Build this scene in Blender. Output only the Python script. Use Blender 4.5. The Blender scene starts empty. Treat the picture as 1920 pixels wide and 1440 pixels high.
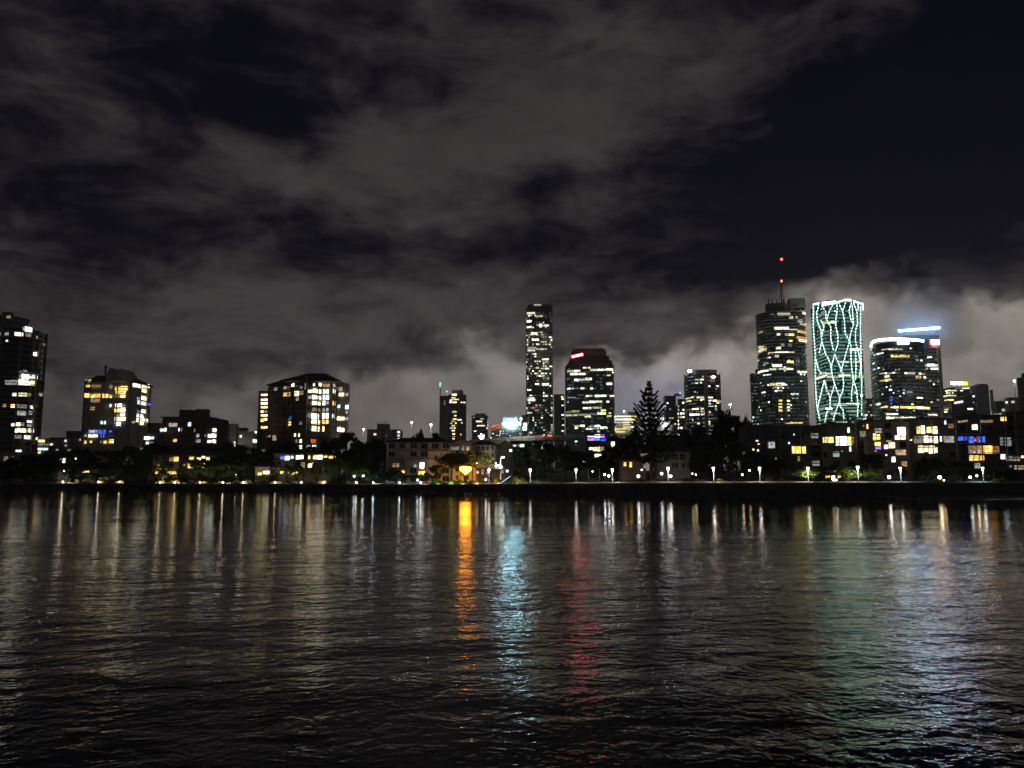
import bpy, math, random
from math import radians, sin, cos, tan, pi, atan, atan2, sqrt, hypot
from mathutils import Vector, Matrix

random.seed(11)
SC = bpy.context.scene
COL = SC.collection

# ------------------------------------------------------------------ camera
F, CX, CY = 1478.0, 960.0, 720.0           # focal length and centre, in photograph pixels
H = 5.2                                    # eye height above the river
PITCH = atan(177 / F)
cP, sP = cos(PITCH), sin(PITCH)
cam_d = bpy.data.cameras.new('camera')
cam = bpy.data.objects.new('camera', cam_d)
COL.objects.link(cam)
cam.location = (0, 0, H)
cam.rotation_euler = (pi / 2 + PITCH, 0, 0)
cam_d.sensor_width = 36
cam_d.lens = 36 * F / 1920
cam_d.clip_start = 0.5
cam_d.clip_end = 20000
SC.camera = cam

# ------------------------------------------------------------------ render settings
SC.render.engine = 'CYCLES'
cy = SC.cycles
cy.use_denoising = True
cy.adaptive_threshold = .04
cy.max_bounces = 4
cy.diffuse_bounces = 2
cy.glossy_bounces = 3
cy.transmission_bounces = 2
cy.volume_bounces = 0
cy.transparent_max_bounces = 4
cy.sample_clamp_indirect = 4
cy.sample_clamp_direct = 24
cy.use_light_tree = True
cy.caustics_reflective = False
cy.caustics_refractive = False
vs = SC.view_settings
vs.view_transform = 'Standard'
vs.look = 'None'
vs.exposure = 0
vs.gamma = 1
vs.use_curve_mapping = False


def W(px, py, D):
    """world point seen at photograph pixel (px, py) on the plane Y = D"""
    dx, dy = (px - CX) / F, (CY - py) / F
    d = (dx, cP - dy * sP, sP + dy * cP)
    t = D / d[1]
    return Vector((dx * t, D, H + d[2] * t))


def PX(x, y, z):
    f = y * cP + (z - H) * sP
    return CX + F * x / f


def AE(px, py):
    p = W(px, py, 1.0) - Vector((0, 0, H))
    return math.degrees(atan2(p.x, p.y)), math.degrees(atan2(p.z, hypot(p.x, p.y)))


# ------------------------------------------------------------------ node expressions
class E:
    nt = None

    def __init__(s, v):
        s.v = v

    @staticmethod
    def op(kind, *a, clamp=False):
        n = E.nt.nodes.new('ShaderNodeMath')
        n.operation = kind
        n.use_clamp = clamp
        for i, q in enumerate(a):
            q = q.v if isinstance(q, E) else q
            if isinstance(q, (int, float)):
                n.inputs[i].default_value = q
            else:
                E.nt.links.new(q, n.inputs[i])
        return E(n.outputs[0])

    def __add__(s, o): return E.op('ADD', s, o)
    __radd__ = __add__
    def __sub__(s, o): return E.op('SUBTRACT', s, o)
    def __rsub__(s, o): return E.op('SUBTRACT', o, s)
    def __mul__(s, o): return E.op('MULTIPLY', s, o)
    __rmul__ = __mul__
    def __truediv__(s, o): return E.op('DIVIDE', s, o)
    def exp(s): return E.op('EXPONENT', s)
    def sat(s): return E.op('ADD', s, 0.0, clamp=True)

    def step(s, a, b):
        n = E.nt.nodes.new('ShaderNodeMapRange')
        n.interpolation_type = 'SMOOTHSTEP'
        n.inputs['From Min'].default_value = a
        n.inputs['From Max'].default_value = b
        E.nt.links.new(s.v, n.inputs['Value'])
        return E(n.outputs[0])


def node(nt, kind, **kw):
    n = nt.nodes.new(kind)
    for k, v in kw.items():
        setattr(n, k, v)
    return n


def noise(nt, vec, scale, detail=6, rough=.55, dist=0.0):
    n = nt.nodes.new('ShaderNodeTexNoise')
    n.inputs['Scale'].default_value = scale
    n.inputs['Detail'].default_value = detail
    n.inputs['Roughness'].default_value = rough
    n.inputs['Distortion'].default_value = dist
    if vec is not None:
        nt.links.new(vec, n.inputs['Vector'])
    return n


def vmul(nt, vec, xyz, off=(0, 0, 0)):
    m = nt.nodes.new('ShaderNodeMapping')
    m.inputs['Scale'].default_value = xyz
    m.inputs['Location'].default_value = off
    nt.links.new(vec, m.inputs['Vector'])
    return m.outputs[0]


def mixrgb(nt, fac, a, b, blend='MIX'):
    n = nt.nodes.new('ShaderNodeMix')
    n.data_type = 'RGBA'
    n.blend_type = blend
    for s, q in ((n.inputs[0], fac), (n.inputs[6], a), (n.inputs[7], b)):
        q = q.v if isinstance(q, E) else q
        if isinstance(q, (int, float)):
            s.default_value = q
        elif isinstance(q, tuple):
            s.default_value = q + (1,) if len(q) == 3 else q
        else:
            nt.links.new(q, s)
    return n.outputs[2]


# ------------------------------------------------------------------ world: night sky with city-lit clouds
wd = bpy.data.worlds.new('World')
SC.world = wd
wd.use_nodes = True
nt = wd.node_tree
nt.nodes.clear()
E.nt = nt
tc = node(nt, 'ShaderNodeTexCoord')
sep = node(nt, 'ShaderNodeSeparateXYZ')
nt.links.new(tc.outputs['Generated'], sep.inputs[0])
dX, dY, dZ = (E(sep.outputs[i]) for i in range(3))
az0 = E.op('ARCTAN2', dX, dY) * 57.2958
el0 = E.op('ARCSINE', dZ) * 57.2958
dv = tc.outputs['Generated']
warp1 = E(noise(nt, vmul(nt, dv, (1, 1, 2.0)), 8, 3, .6).outputs[0]) - .5
warp2 = E(noise(nt, vmul(nt, dv, (1, 1, 1.6), (3.1, 1.7, .4)), 10, 3, .6).outputs[0]) - .5
cmb = node(nt, 'ShaderNodeCombineXYZ')
nt.links.new((az0 + warp1 * 8.0).v, cmb.inputs[0])
nt.links.new((el0 + warp2 * 5.5).v, cmb.inputs[1])


def blob(px, py, a, b, amp, rot=0.0):
    """soft elliptical bank of cloud (or gap) at a fixed bearing and elevation"""
    u0, v0 = AE(px, py)
    m = node(nt, 'ShaderNodeMapping', vector_type='TEXTURE')
    m.inputs['Location'].default_value = (u0, v0, 0)
    m.inputs['Rotation'].default_value = (0, 0, radians(rot))
    m.inputs['Scale'].default_value = (a / 25.8, b / 25.8, 1)
    nt.links.new(cmb.outputs[0], m.inputs['Vector'])
    l = node(nt, 'ShaderNodeVectorMath', operation='LENGTH')
    nt.links.new(m.outputs[0], l.inputs[0])
    r = node(nt, 'ShaderNodeMapRange', interpolation_type='SMOOTHSTEP')
    r.inputs['From Min'].default_value = 0
    r.inputs['From Max'].default_value = 1.9
    r.inputs['To Min'].default_value = amp
    r.inputs['To Max'].default_value = 0
    nt.links.new(l.outputs['Value'], r.inputs['Value'])
    return E(r.outputs[0])


def bsum(lst):
    t = None
    for l in lst:
        g = blob(*l)
        t = g if t is None else t + g
    return t


HI = bsum([(690, 300, 330, 70, .62, 8), (1000, 240, 330, 80, .50, 14), (1180, 110, 360, 90, .34, 8), (860, 80, 330, 90, .20),
           (150, 300, 300, 70, .10, -18), (260, 590, 560, 60, .40), (800, 560, 420, 60, .42), (1040, 400, 230, 40, .24),
           (1500, 560, 520, 45, .30, 4), (60, 140, 140, 70, .10), (1450, 170, 260, 60, .22, 14),
           (560, 212, 150, 42, -.55, 6), (330, 100, 240, 110, -.25), (1600, 350, 300, 130, -.75), (1800, 170, 260, 170, -.75),
           (500, 455, 260, 32, -.35, -14), (90, 395, 220, 40, -.38, -12), (1330, 495, 330, 30, -.40), (1030, 345, 110, 30, -.40), (730, 440, 200, 30, -.30, -6)])
fb = E(noise(nt, vmul(nt, dv, (1, 1, 2.3), (7, 2, 1)), 8.0, 8, .66, .35).outputs[0])
low = (E.op('MAXIMUM', el0, 0.0) / -7.0).exp()
dens_hi = (HI * .85 + (fb - .5) * 2.15 + low * .58 + .36).step(.0, 1.2)
LO = bsum([(1390, 735, 300, 100, 1.0, 12), (1180, 790, 220, 75, .9), (930, 735, 150, 85, .95, 20), (720, 785, 260, 80, .75, 8),
           (1800, 700, 300, 130, .70), (1900, 600, 120, 60, .45), (250, 850, 620, 140, .7), (1650, 580, 170, 55, .30, -10),
           (1120, 640, 110, 24, -.40), (800, 690, 80, 22, -.2), (1750, 540, 140, 30, -.4)])
LAV = blob(1200, 775, 130, 70, 1.0)
ROSE = blob(730, 775, 110, 50, 1.0)
fb3 = E(noise(nt, vmul(nt, dv, (1, 1, 1.15), (1, 8, 3)), 17, 6, .56, .25).outputs[0])
dens_lo = (LO + (fb3 - .5) * E.op('MINIMUM', LO * 2.6, 1.6)).step(.10, .98)
# glow of the city on the cloud base: falls off with elevation, a little stronger over the high-rise centre
city = (((az0 - 17) / 24) * ((az0 - 17) / 24) * -1.0).exp()
b_hi = (.036 + low * .115 + city * low * .10) * (.55 + fb * .9)
b_lo = (.14 + city * .26) * (.22 + fb3 * 1.46)
sky = node(nt, 'ShaderNodeTexSky', sky_type='NISHITA', sun_disc=False)
sky.sun_elevation = radians(-4)
sky.sun_rotation = radians(200)
base = mixrgb(nt, 1.0, sky.outputs[0], (.010, .010, .012), 'MULTIPLY')
base = mixrgb(nt, 1.0, base, (.0012, .0012, .0046), 'ADD')


def scaled(col, e):
    n = node(nt, 'ShaderNodeVectorMath', operation='SCALE')
    n.inputs[0].default_value = col
    nt.links.new(e.v, n.inputs['Scale'])
    return n.outputs[0]


c1 = mixrgb(nt, dens_hi, base, scaled((1.0, .86, .87), b_hi))
tint = mixrgb(nt, (az0 / 30.0 + .1).sat(), (1.0, .93, .90), (1.08, .97, .85))
tint = mixrgb(nt, LAV * .8, tint, (.84, .84, 1.14))
tint = mixrgb(nt, ROSE * .7, tint, (1.10, .90, .80))
n2 = node(nt, 'ShaderNodeVectorMath', operation='SCALE')
nt.links.new(tint, n2.inputs[0])
nt.links.new(b_lo.v, n2.inputs['Scale'])
c2 = mixrgb(nt, dens_lo, c1, n2.outputs[0])
bg = node(nt, 'ShaderNodeBackground')
nt.links.new(c2, bg.inputs[0])
bg.inputs[1].default_value = 1.0
wo = node(nt, 'ShaderNodeOutputWorld')
nt.links.new(bg.outputs[0], wo.inputs[0])
wd.cycles.sampling_method = 'MANUAL'
wd.cycles.sample_map_resolution = 512

# ------------------------------------------------------------------ materials
MATS = {}


def mat(name, col, rough=.7, var=.25, scale=1.0, spec=.4, metal=0.0, bump=0.0, stretch=(1, 1, 1)):
    m = bpy.data.materials.new(name)
    m.use_nodes = True
    t = m.node_tree
    b = t.nodes['Principled BSDF']
    g = t.nodes.new('ShaderNodeNewGeometry')
    v = vmul(t, g.outputs['Position'], stretch)
    nz = noise(t, v, scale, 5, .6)
    rp = t.nodes.new('ShaderNodeValToRGB')
    rp.color_ramp.elements[0].position = .3
    rp.color_ramp.elements[1].position = .72
    rp.color_ramp.elements[0].color = tuple(c * (1 - var) for c in col) + (1,)
    rp.color_ramp.elements[1].color = tuple(min(1, c * (1 + var)) for c in col) + (1,)
    t.links.new(nz.outputs[0], rp.inputs[0])
    t.links.new(rp.outputs[0], b.inputs['Base Color'])
    b.inputs['Roughness'].default_value = rough
    b.inputs['Specular IOR Level'].default_value = spec
    b.inputs['Metallic'].default_value = metal
    if bump:
        bm = t.nodes.new('ShaderNodeBump')
        bm.inputs['Strength'].default_value = bump
        bm.inputs['Distance'].default_value = .1
        t.links.new(nz.outputs[0], bm.inputs['Height'])
        t.links.new(bm.outputs[0], b.inputs['Normal'])
    MATS[name] = m
    return m


def glow(name, ca, cb, s, sample=False, lo=.35, hi=1.6, inner=0.0):
    """light-giving surface; each object differs a little in strength and tint"""
    m = bpy.data.materials.new(name)
    m.use_nodes = True
    t = m.node_tree
    t.nodes.clear()
    E.nt = t
    oi = t.nodes.new('ShaderNodeObjectInfo')
    r = E(oi.outputs['Random'])
    r2 = E.op('FRACT', r * 17.31)
    colr = mixrgb(t, r2, ca, cb)
    st = (r * r * (hi - lo) + lo) * s
    if inner:
        co = t.nodes.new('ShaderNodeTexCoord')
        nz = noise(t, vmul(t, co.outputs['Object'], (1.3, 1.3, .8)), 1.1, 3, .6)
        vo = t.nodes.new('ShaderNodeTexVoronoi')
        vo.inputs['Scale'].default_value = .9
        t.links.new(co.outputs['Object'], vo.inputs['Vector'])
        k = E(nz.outputs[0]).step(.34, .66) * inner + (1.0 - inner * .6)
        k = k * (1.0 - E(vo.outputs[0]).step(.2, .9) * inner * .5)
        st = st * k
    e = t.nodes.new('ShaderNodeEmission')
    t.links.new(colr, e.inputs[0])
    t.links.new(st.v, e.inputs[1])
    o = t.nodes.new('ShaderNodeOutputMaterial')
    t.links.new(e.outputs[0], o.inputs[0])
    m.cycles.emission_sampling = 'AUTO' if sample else 'NONE'
    MATS[name] = m
    return m


mat('concrete', (.30, .29, .28), .8, .2, .25)
mat('pale_wall', (.48, .45, .41), .85, .15, .3)
mat('cream_wall', (.50, .46, .36), .85, .15, .3)
mat('white_wall', (.62, .60, .56), .85, .12, .4)
mat('grey_wall', (.30, .30, .29), .85, .25, .3)
mat('brown_wall', (.22, .14, .11), .85, .25, .4)
mat('dark_wall', (.15, .14, .135), .85, .3, .3)
mat('black_glass', (.016, .024, .025), .16, .3, .15, .35)
mat('green_glass', (.03, .075, .068), .16, .3, .15, .4)
mat('grey_glass', (.05, .055, .06), .2, .3, .15, .4)
mat('blue_glass', (.02, .03, .05), .16, .3, .15, .4)
mat('dark_metal', (.05, .05, .055), .45, .2, .5, .5)
mat('metal', (.42, .43, .44), .4, .15, .5, .5, .6)
mat('white_paint', (.78, .78, .76), .5, .06, 1.0)
mat('roof_tile', (.07, .05, .045), .8, .35, .6)
mat('roof_grey', (.12, .12, .125), .8, .25, .3)
mat('bark', (.10, .075, .055), .9, .35, 1.5, .2, 0, .4)
mat('leaf', (.055, .095, .030), .7, .5, .5, .25)
mat('leaf_dark', (.032, .055, .024), .75, .5, .5, .2)
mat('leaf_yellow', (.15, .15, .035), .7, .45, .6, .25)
mat('leaf_bright', (.17, .27, .04), .7, .4, .6, .25)  # lamp light put into the leaf colour, for three trees by the lamps
mat('needle', (.030, .045, .026), .8, .5, .8, .2)
mat('path_concrete', (.38, .36, .33), .85, .2, .5)
mat('timber', (.20, .12, .07), .7, .3, 1.0)
mat('rock', (.12, .11, .10), .9, .45, .6, .2, 0, .6)
mat('lawn', (.045, .075, .022), .95, .45, .35, .1)
mat('seawall_stone', (.11, .105, .10), .9, .4, .5, .2, 0, .5, (1, 1, .4))
mat('cloth', (.75, .75, .75), .9, .1, 1.0)
mat('mud', (.30, .28, .25), .55, .3, .4, .4, 0, .3)

glow('win_white', (1, .92, .66), (.95, 1, .80), 2.6, False, .2, 1.6)
glow('win_green', (.84, 1, .62), (.95, 1, .70), 2.3, False, .2, 1.6)
glow('win_cool', (.72, .93, 1), (.85, 1, .95), 2.4)
glow('win_warm', (1, .80, .46), (1, .88, .62), 2.5)
glow('win_amber', (1, .58, .14), (1, .70, .28), 2.2)
glow('win_yellow', (1, .78, .18), (1, .84, .30), 2.2)
glow('win_blue', (.05, .12, 1), (.10, .32, 1), 1.5)
glow('win_dim', (1, .86, .62), (.82, .92, .90), 0.5)
glow('win_dimamber', (1, .62, .30), (1, .72, .42), 0.6)
glow('win_red', (1, .20, .08), (1, .26, .1), 1.0)
glow('win_purple', (.55, .2, 1), (.75, .35, 1), 1.2)
for k, s in (('white', 4.2), ('cool', 3.0), ('warm', 3.6), ('amber', 2.3), ('yellow', 2.4), ('dim', .42), ('dimamber', .5), ('blue', 1.4),
             ('green', 2.0), ('red', 1.0), ('purple', 1.2)):
    src = {'white': ((1, .86, .56), (1, .97, .78)), 'cool': ((.70, .92, 1), (.85, 1, 1)), 'warm': ((1, .78, .42), (1, .86, .58)),
           'amber': ((1, .52, .10), (1, .62, .20)), 'yellow': ((1, .72, .13), (1, .80, .24)), 'dim': ((1, .86, .66), (.8, .9, .95)),
           'dimamber': ((1, .55, .25), (1, .70, .42)), 'blue': ((.05, .10, 1), (.15, .35, 1)), 'green': ((.80, 1, .66), (.9, 1, .8)),
           'red': ((1, .16, .05), (1, .2, .08)), 'purple': ((.5, .15, 1), (.7, .3, 1))}[k]
    glow('room_' + k, src[0], src[1], s, False, .6, 1.5, .75)
L = dict(sample=True, lo=1.0, hi=1.0)
glow('lamp_white', (1, .93, .82), (1, .93, .82), 18, **L)
glow('lamp_warm', (1, .80, .52), (1, .84, .58), 14, True, .7, 1.2)
glow('lamp_cool', (.66, .88, 1), (.74, .92, 1), 18, True, .8, 1.2)
glow('globe_white', (1, .95, .90), (.90, .97, 1), 22, **L)
glow('globe_warm', (1, .72, .38), (1, .80, .5), 22, **L)
glow('lamp_far', (.95, .96, 1), (1, .95, .86), 70, **L)
glow('heart_light', (1, .31, .022), (1, .31, .022), 26, **L)
glow('sign_blue', (.22, .52, 1), (.22, .52, 1), 56, **L)
glow('sign_white', (.82, .95, 1), (.85, .96, 1), 28, **L)
glow('sign_red', (1, .010, .008), (1, .010, .008), 75, **L)
glow('sign_pink', (1, .55, .55), (1, .55, .55), 14, **L)
glow('sign_yellow', (1, .78, .02), (1, .78, .02), 2.5, **L)
glow('sign_green', (.1, 1, .35), (.1, 1, .35), 3, **L)
glow('beacon_red', (1, .07, .04), (1, .07, .04), 14, **L)
glow('beacon_blue', (.05, .2, 1), (.05, .2, 1), 8, **L)
glow('strip_light', (.52, 1, .78), (.64, 1, .86), 4.4, False, .8, 1.3)
glow('lens_white', (1, .94, .84), (1, .94, .84), 900, **L)
glow('lens_cool', (.70, .90, 1), (.70, .90, 1), 700, **L)
glow('flood_white', (1, .90, .72), (1, .90, .72), 320, **L)
glow('lens_warm', (1, .85, .55), (1, .85, .55), 620, **L)
glow('globe_green', (.75, 1, .72), (.75, 1, .72), 7, **L)
glow('sign_cyan', (.42, .84, 1), (.42, .84, 1), 48, **L)
glow('lens_green', (.35, 1, .10), (.35, 1, .10), 120, **L)
glow('lens_amber', (1, .45, .06), (1, .45, .06), 240, **L)
glow('win_faint', (.75, 1, .85), (.8, 1, .9), .10)  # weak glow added over far facades to brighten them
glow('lens_orange', (1, .42, .06), (1, .42, .06), 3200, **L)
glow('win_teal', (.35, 1, .80), (.45, 1, .85), 0.2)  # teal glow added across the light line tower's glass
glow('lens_path', (.75, .9, 1), (.75, .9, 1), 110, **L)
glow('cyan_panel', (.35, .85, 1), (.45, .9, 1), 1.6, **L)
HAZE = 0.00022

# ------------------------------------------------------------------ mesh helpers
class MB:
    def __init__(s):
        s.v, s.f = [], []

    def box(s, x0, x1, y0, y1, z0, z1):
        n = len(s.v)
        s.v += [(x0, y0, z0), (x1, y0, z0), (x1, y1, z0), (x0, y1, z0), (x0, y0, z1), (x1, y0, z1), (x1, y1, z1), (x0, y1, z1)]
        s.f += [tuple(n + i for i in q) for q in ((3, 2, 1, 0), (4, 5, 6, 7), (0, 1, 5, 4), (1, 2, 6, 5), (2, 3, 7, 6), (3, 0, 4, 7))]
        return s

    def prism(s, pts, z0, z1, top=None):
        n, k = len(s.v), len(pts)
        tp = top or pts
        zt = z1 if isinstance(z1, (list, tuple)) else [z1] * k
        s.v += [(p[0], p[1], z0) for p in pts] + [(p[0], p[1], zt[i]) for i, p in enumerate(tp)]
        s.f.append(tuple(n + i for i in reversed(range(k))))
        s.f.append(tuple(n + k + i for i in range(k)))
        for i in range(k):
            j = (i + 1) % k
            s.f.append((n + i, n + j, n + k + j, n + k + i))
        return s

    def ring(s, outer, inner, z0, z1):
        n, k = len(s.v), len(outer)
        for z in (z0, z1):
            s.v += [(p[0], p[1], z) for p in outer] + [(p[0], p[1], z) for p in inner]
        for i in range(k):
            j = (i + 1) % k
            s.f += [(n + i, n + j, n + 2 * k + j, n + 2 * k + i), (n + k + j, n + k + i, n + 3 * k + i, n + 3 * k + j),
                    (n + 2 * k + i, n + 2 * k + j, n + 3 * k + j, n + 3 * k + i), (n + j, n + i, n + k + i, n + k + j)]
        return s

    def tube(s, pts, rad, k=6, caps=True):
        n0 = len(s.v)
        pts = [Vector(p) for p in pts]
        if not isinstance(rad, (list, tuple)):
            rad = [rad] * len(pts)
        for i, p in enumerate(pts):
            d = (pts[min(i + 1, len(pts) - 1)] - pts[max(i - 1, 0)]).normalized()
            a = d.orthogonal().normalized() if abs(d.z) < .99 else Vector((1, 0, 0))
            b = d.cross(a)
            for j in range(k):
                t = 2 * pi * j / k
                s.v.append(tuple(p + (a * cos(t) + b * sin(t)) * rad[i]))
        for i in range(len(pts) - 1):
            for j in range(k):
                q = (j + 1) % k
                s.f.append((n0 + i * k + j, n0 + i * k + q, n0 + (i + 1) * k + q, n0 + (i + 1) * k + j))
        if caps:
            s.f.append(tuple(n0 + j for j in reversed(range(k))))
            s.f.append(tuple(n0 + (len(pts) - 1) * k + j for j in range(k)))
        return s

    def ball(s, c, r, nu=10, nv=6, sz=1.0):
        n0 = len(s.v)
        s.v.append((c[0], c[1], c[2] - r * sz))
        for i in range(1, nv):
            t = -pi / 2 + pi * i / nv
            for j in range(nu):
                u = 2 * pi * j / nu
                s.v.append((c[0] + r * cos(t) * cos(u), c[1] + r * cos(t) * sin(u), c[2] + r * sz * sin(t)))
        s.v.append((c[0], c[1], c[2] + r * sz))
        for j in range(nu):
            q = (j + 1) % nu
            s.f.append((n0, n0 + 1 + q, n0 + 1 + j))
            e = n0 + 1 + (nv - 2) * nu
            s.f.append((e + j, e + q, n0 + 1 + (nv - 1) * nu))
            for i in range(nv - 2):
                a = n0 + 1 + i * nu
                s.f.append((a + j, a + q, a + nu + q, a + nu + j))
        return s

    def bar(s, a, b, w, h):
        """box beam from a to b, w wide and h high"""
        a, b = Vector(a), Vector(b)
        d = (b - a).normalized()
        up = Vector((0, 0, 1)) if abs(d.z) < .95 else Vector((0, 1, 0))
        r = d.cross(up).normalized() * w / 2
        u = r.cross(d).normalized() * h / 2
        n = len(s.v)
        for p in (a, b):
            s.v += [tuple(p - r - u), tuple(p + r - u), tuple(p + r + u), tuple(p - r + u)]
        s.f += [tuple(n + i for i in q) for q in ((0, 1, 2, 3), (7, 6, 5, 4), (0, 4, 5, 1), (1, 5, 6, 2), (2, 6, 7, 3), (3, 7, 4, 0))]
        return s

    def mesh(s, name, off=(0, 0, 0)):
        me = bpy.data.meshes.new(name)
        ox, oy, oz = off
        me.from_pydata([(x - ox, y - oy, z - oz) for x, y, z in s.v], [], s.f)
        me.update()
        return me

    def build(s, name, material, parent=None, off=(0, 0, 0), smooth=False, kind=None):
        me = s.mesh(name, off)
        me.materials.append(MATS[material])
        if smooth:
            me.polygons.foreach_set('use_smooth', [True] * len(me.polygons))
        return link(name, me, parent, None, kind)


def link(name, me, parent=None, loc=None, kind=None):
    o = bpy.data.objects.new(name, me)
    COL.objects.link(o)
    if parent is not None:
        o.parent = parent
    if loc is not None:
        o.location = loc
    if kind:
        o['kind'] = kind
    return o


def tag(o, label, cat, group=None):
    o['label'] = label
    o['category'] = cat
    if group:
        o['group'] = group
    return o


def thing(name, label, cat, loc, group=None, rz=0.0):
    o = bpy.data.objects.new(name, None)
    COL.objects.link(o)
    o.empty_display_size = .5
    o.location = loc
    o.rotation_euler = (0, 0, rz)
    return tag(o, label, cat, group)


def copy_tree(o, parent=None):
    c = o.copy()
    COL.objects.link(c)
    c.parent = parent
    for ch in o.children:
        copy_tree(ch, c)
    return c


ORD = 'first second third fourth fifth sixth seventh eighth ninth tenth eleventh twelfth thirteenth fourteenth fifteenth sixteenth seventeenth eighteenth nineteenth twentieth'.split()
ORD += ['twenty-' + q for q in ORD[:9]] + ['thirtieth']

# ------------------------------------------------------------------ river bank and terrain
BANK = [(-6000, 1500), (-700, 560), (-240, 366), (-160, 340), (-75, 307), (-10, 258), (22, 233), (60, 205), (101, 201), (125, 206),
        (150, 220), (300, 262), (6000, 900)]


def lerp(tab, x):
    if x <= tab[0][0]:
        return tab[0][1]
    for (a, va), (b, vb) in zip(tab, tab[1:]):
        if x <= b:
            return va + (vb - va) * (x - a) / (b - a)
    return tab[-1][1]


def bank(x):
    return sum(lerp(BANK, x + d) for d in (-9, -3, 3, 9)) / 4


def prom(x):
    return lerp([(-40, 3.0), (40, 3.95), (70, 4.1)], x)


RISE = [(0, 0), (7, 0), (14, .15), (40, 1.1), (110, 3.5), (300, 6), (900, 8), (9000, 10)]


def gz(x, y):
    return prom(x) + lerp(RISE, y - bank(x))


xs = sorted(set([-2400, -1800, -1300, -950] + list(range(-720, -300, 30)) + list(range(-300, 241, 4)) + list(range(260, 700, 30)) + [900, 1300, 1800, 2400]))
offs = [.0, 3, 7, 10, 14, 20, 28, 40, 60, 85, 110, 160, 220, 300, 500, 900, 1500]
g = MB()
for x in xs:
    for o in offs:
        y = bank(x) + o + .35
        g.v.append((x, y, gz(x, y) - (.0 if o else 0)))
n = len(offs)
for i in range(len(xs) - 1):
    for j in range(n - 1):
        g.f.append((i * n + j, (i + 1) * n + j, (i + 1) * n + j + 1, i * n + j + 1))
o = g.build('ground', 'lawn', smooth=True)
o['kind'] = 'structure'

# paved promenade along the top of the river wall
g = MB()
px_ = [x for x in xs if -330 <= x <= 240]
for x in px_:
    for oo, dz in ((.36, .02), (4.2, .02)):
        y = bank(x) + oo
        g.v.append((x, y, prom(x) + dz))
for i in range(len(px_) - 1):
    g.f.append((2 * i, 2 * i + 2, 2 * i + 3, 2 * i + 1))
o = g.build('promenade', 'path_concrete')
o['kind'] = 'structure'

# low pale upstand added behind the promenade so lamp light draws a bright line
g = MB()
for x in px_:
    y, z = bank(x) + 4.2, prom(x)
    for yy, zz in ((y, z - .1), (y, z + .34), (y + .3, z + .34), (y + .3, z - .1)):
        g.v.append((x, yy, zz))
for i in range(len(px_) - 1):
    for j in range(4):
        k = (j + 1) % 4
        g.f.append((4 * i + j, 4 * i + 4 + j, 4 * i + 4 + k, 4 * i + k))
kw = g.build('kerb_wall', 'path_concrete')
tag(kw, 'low pale kerb wall along the back of the lit promenade', 'kerb')

# river wall: battered face and coping
wall = thing('river_wall', 'long dark stone river wall holding up the lit promenade', 'wall', (0, bank(0), 0))
g, gc = MB(), MB()
xw = [x for x in xs if -720 <= x <= 660]
for x in xw:
    b, z = bank(x), prom(x)
    for yy, zz in ((b - .45, -1.5), (b - .05, z - .25), (b + .34, z - .25), (b + .34, -1.5)):
        g.v.append((x, yy, zz))
    for yy, zz in ((b - .15, z - .249), (b - .15, z + .06), (b + .40, z + .06), (b + .40, z - .249)):
        gc.v.append((x, yy, zz))
for q in (g, gc):
    for i in range(len(xw) - 1):
        for j in range(4):
            k = (j + 1) % 4
            q.f.append((4 * i + j, 4 * i + k, 4 * i + 4 + k, 4 * i + 4 + j))
g.build('wall_face', 'seawall_stone', wall, wall.location)
gc.build('coping', 'path_concrete', wall, wall.location)

# rocks at the foot of the wall, left half and around the lone shrub
g = MB()
rr = random.Random(5)
ICO = [(0, 0, 1), (.89, 0, .45), (.28, .85, .45), (-.72, .53, .45), (-.72, -.53, .45), (.28, -.85, .45), (.72, .53, -.45), (-.28, .85, -.45),
       (-.89, 0, -.45), (-.28, -.85, -.45), (.72, -.53, -.45), (0, 0, -1)]
ICF = [(0, 1, 2), (0, 2, 3), (0, 3, 4), (0, 4, 5), (0, 5, 1), (1, 6, 2), (2, 7, 3), (3, 8, 4), (4, 9, 5), (5, 10, 1), (6, 7, 2), (7, 8, 3), (8, 9, 4),
       (9, 10, 5), (10, 6, 1), (11, 7, 6), (11, 8, 7), (11, 9, 8), (11, 10, 9), (11, 6, 10)]
for k in range(1500):
    x = rr.uniform(-330, 30) if k < 1250 else rr.uniform(30, 170)
    t = rr.random()
    y = bank(x) - .3 - 2.6 * t * (1 if x < 0 else .45)
    z = (1 - t) * rr.uniform(.2, 1.5) * (1 if x < 0 else .5) - .1
    s = rr.uniform(.3, .8)
    m0 = len(g.v)
    for v in ICO:
        q = rr.uniform(.7, 1.2)
        g.v.append((x + v[0] * s * q * 1.3, y + v[1] * s * q, z + v[2] * s * q * .7))
    g.f += [tuple(m0 + i for i in f) for f in ICF]
o = g.build('rocks', 'rock')
o['kind'] = 'stuff'
o['label'] = 'dark broken rocks heaped along the foot of the river wall'

# pale mud shore at the far end of the promenade
g = MB()
sx = [92 + 6 * i for i in range(26)]
for x in sx:
    w = max(0.0, (x - 92) / 60) * 10
    b = bank(x) - .3
    for t in (0, .5, 1):
        g.v.append((x, b - w * t - .05 + .3 * sin(x * .7) * t, .55 * (1 - t) ** 1.3 + (.02 if t == .5 else -.03) + (0.25 if t == 0 else 0)))
for i in range(len(sx) - 1):
    for j in range(2):
        g.f.append((3 * i + j + 1, 3 * i + j + 4, 3 * i + j + 3, 3 * i + j))
o = g.build('shore', 'mud', smooth=True)
o['kind'] = 'structure'

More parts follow.
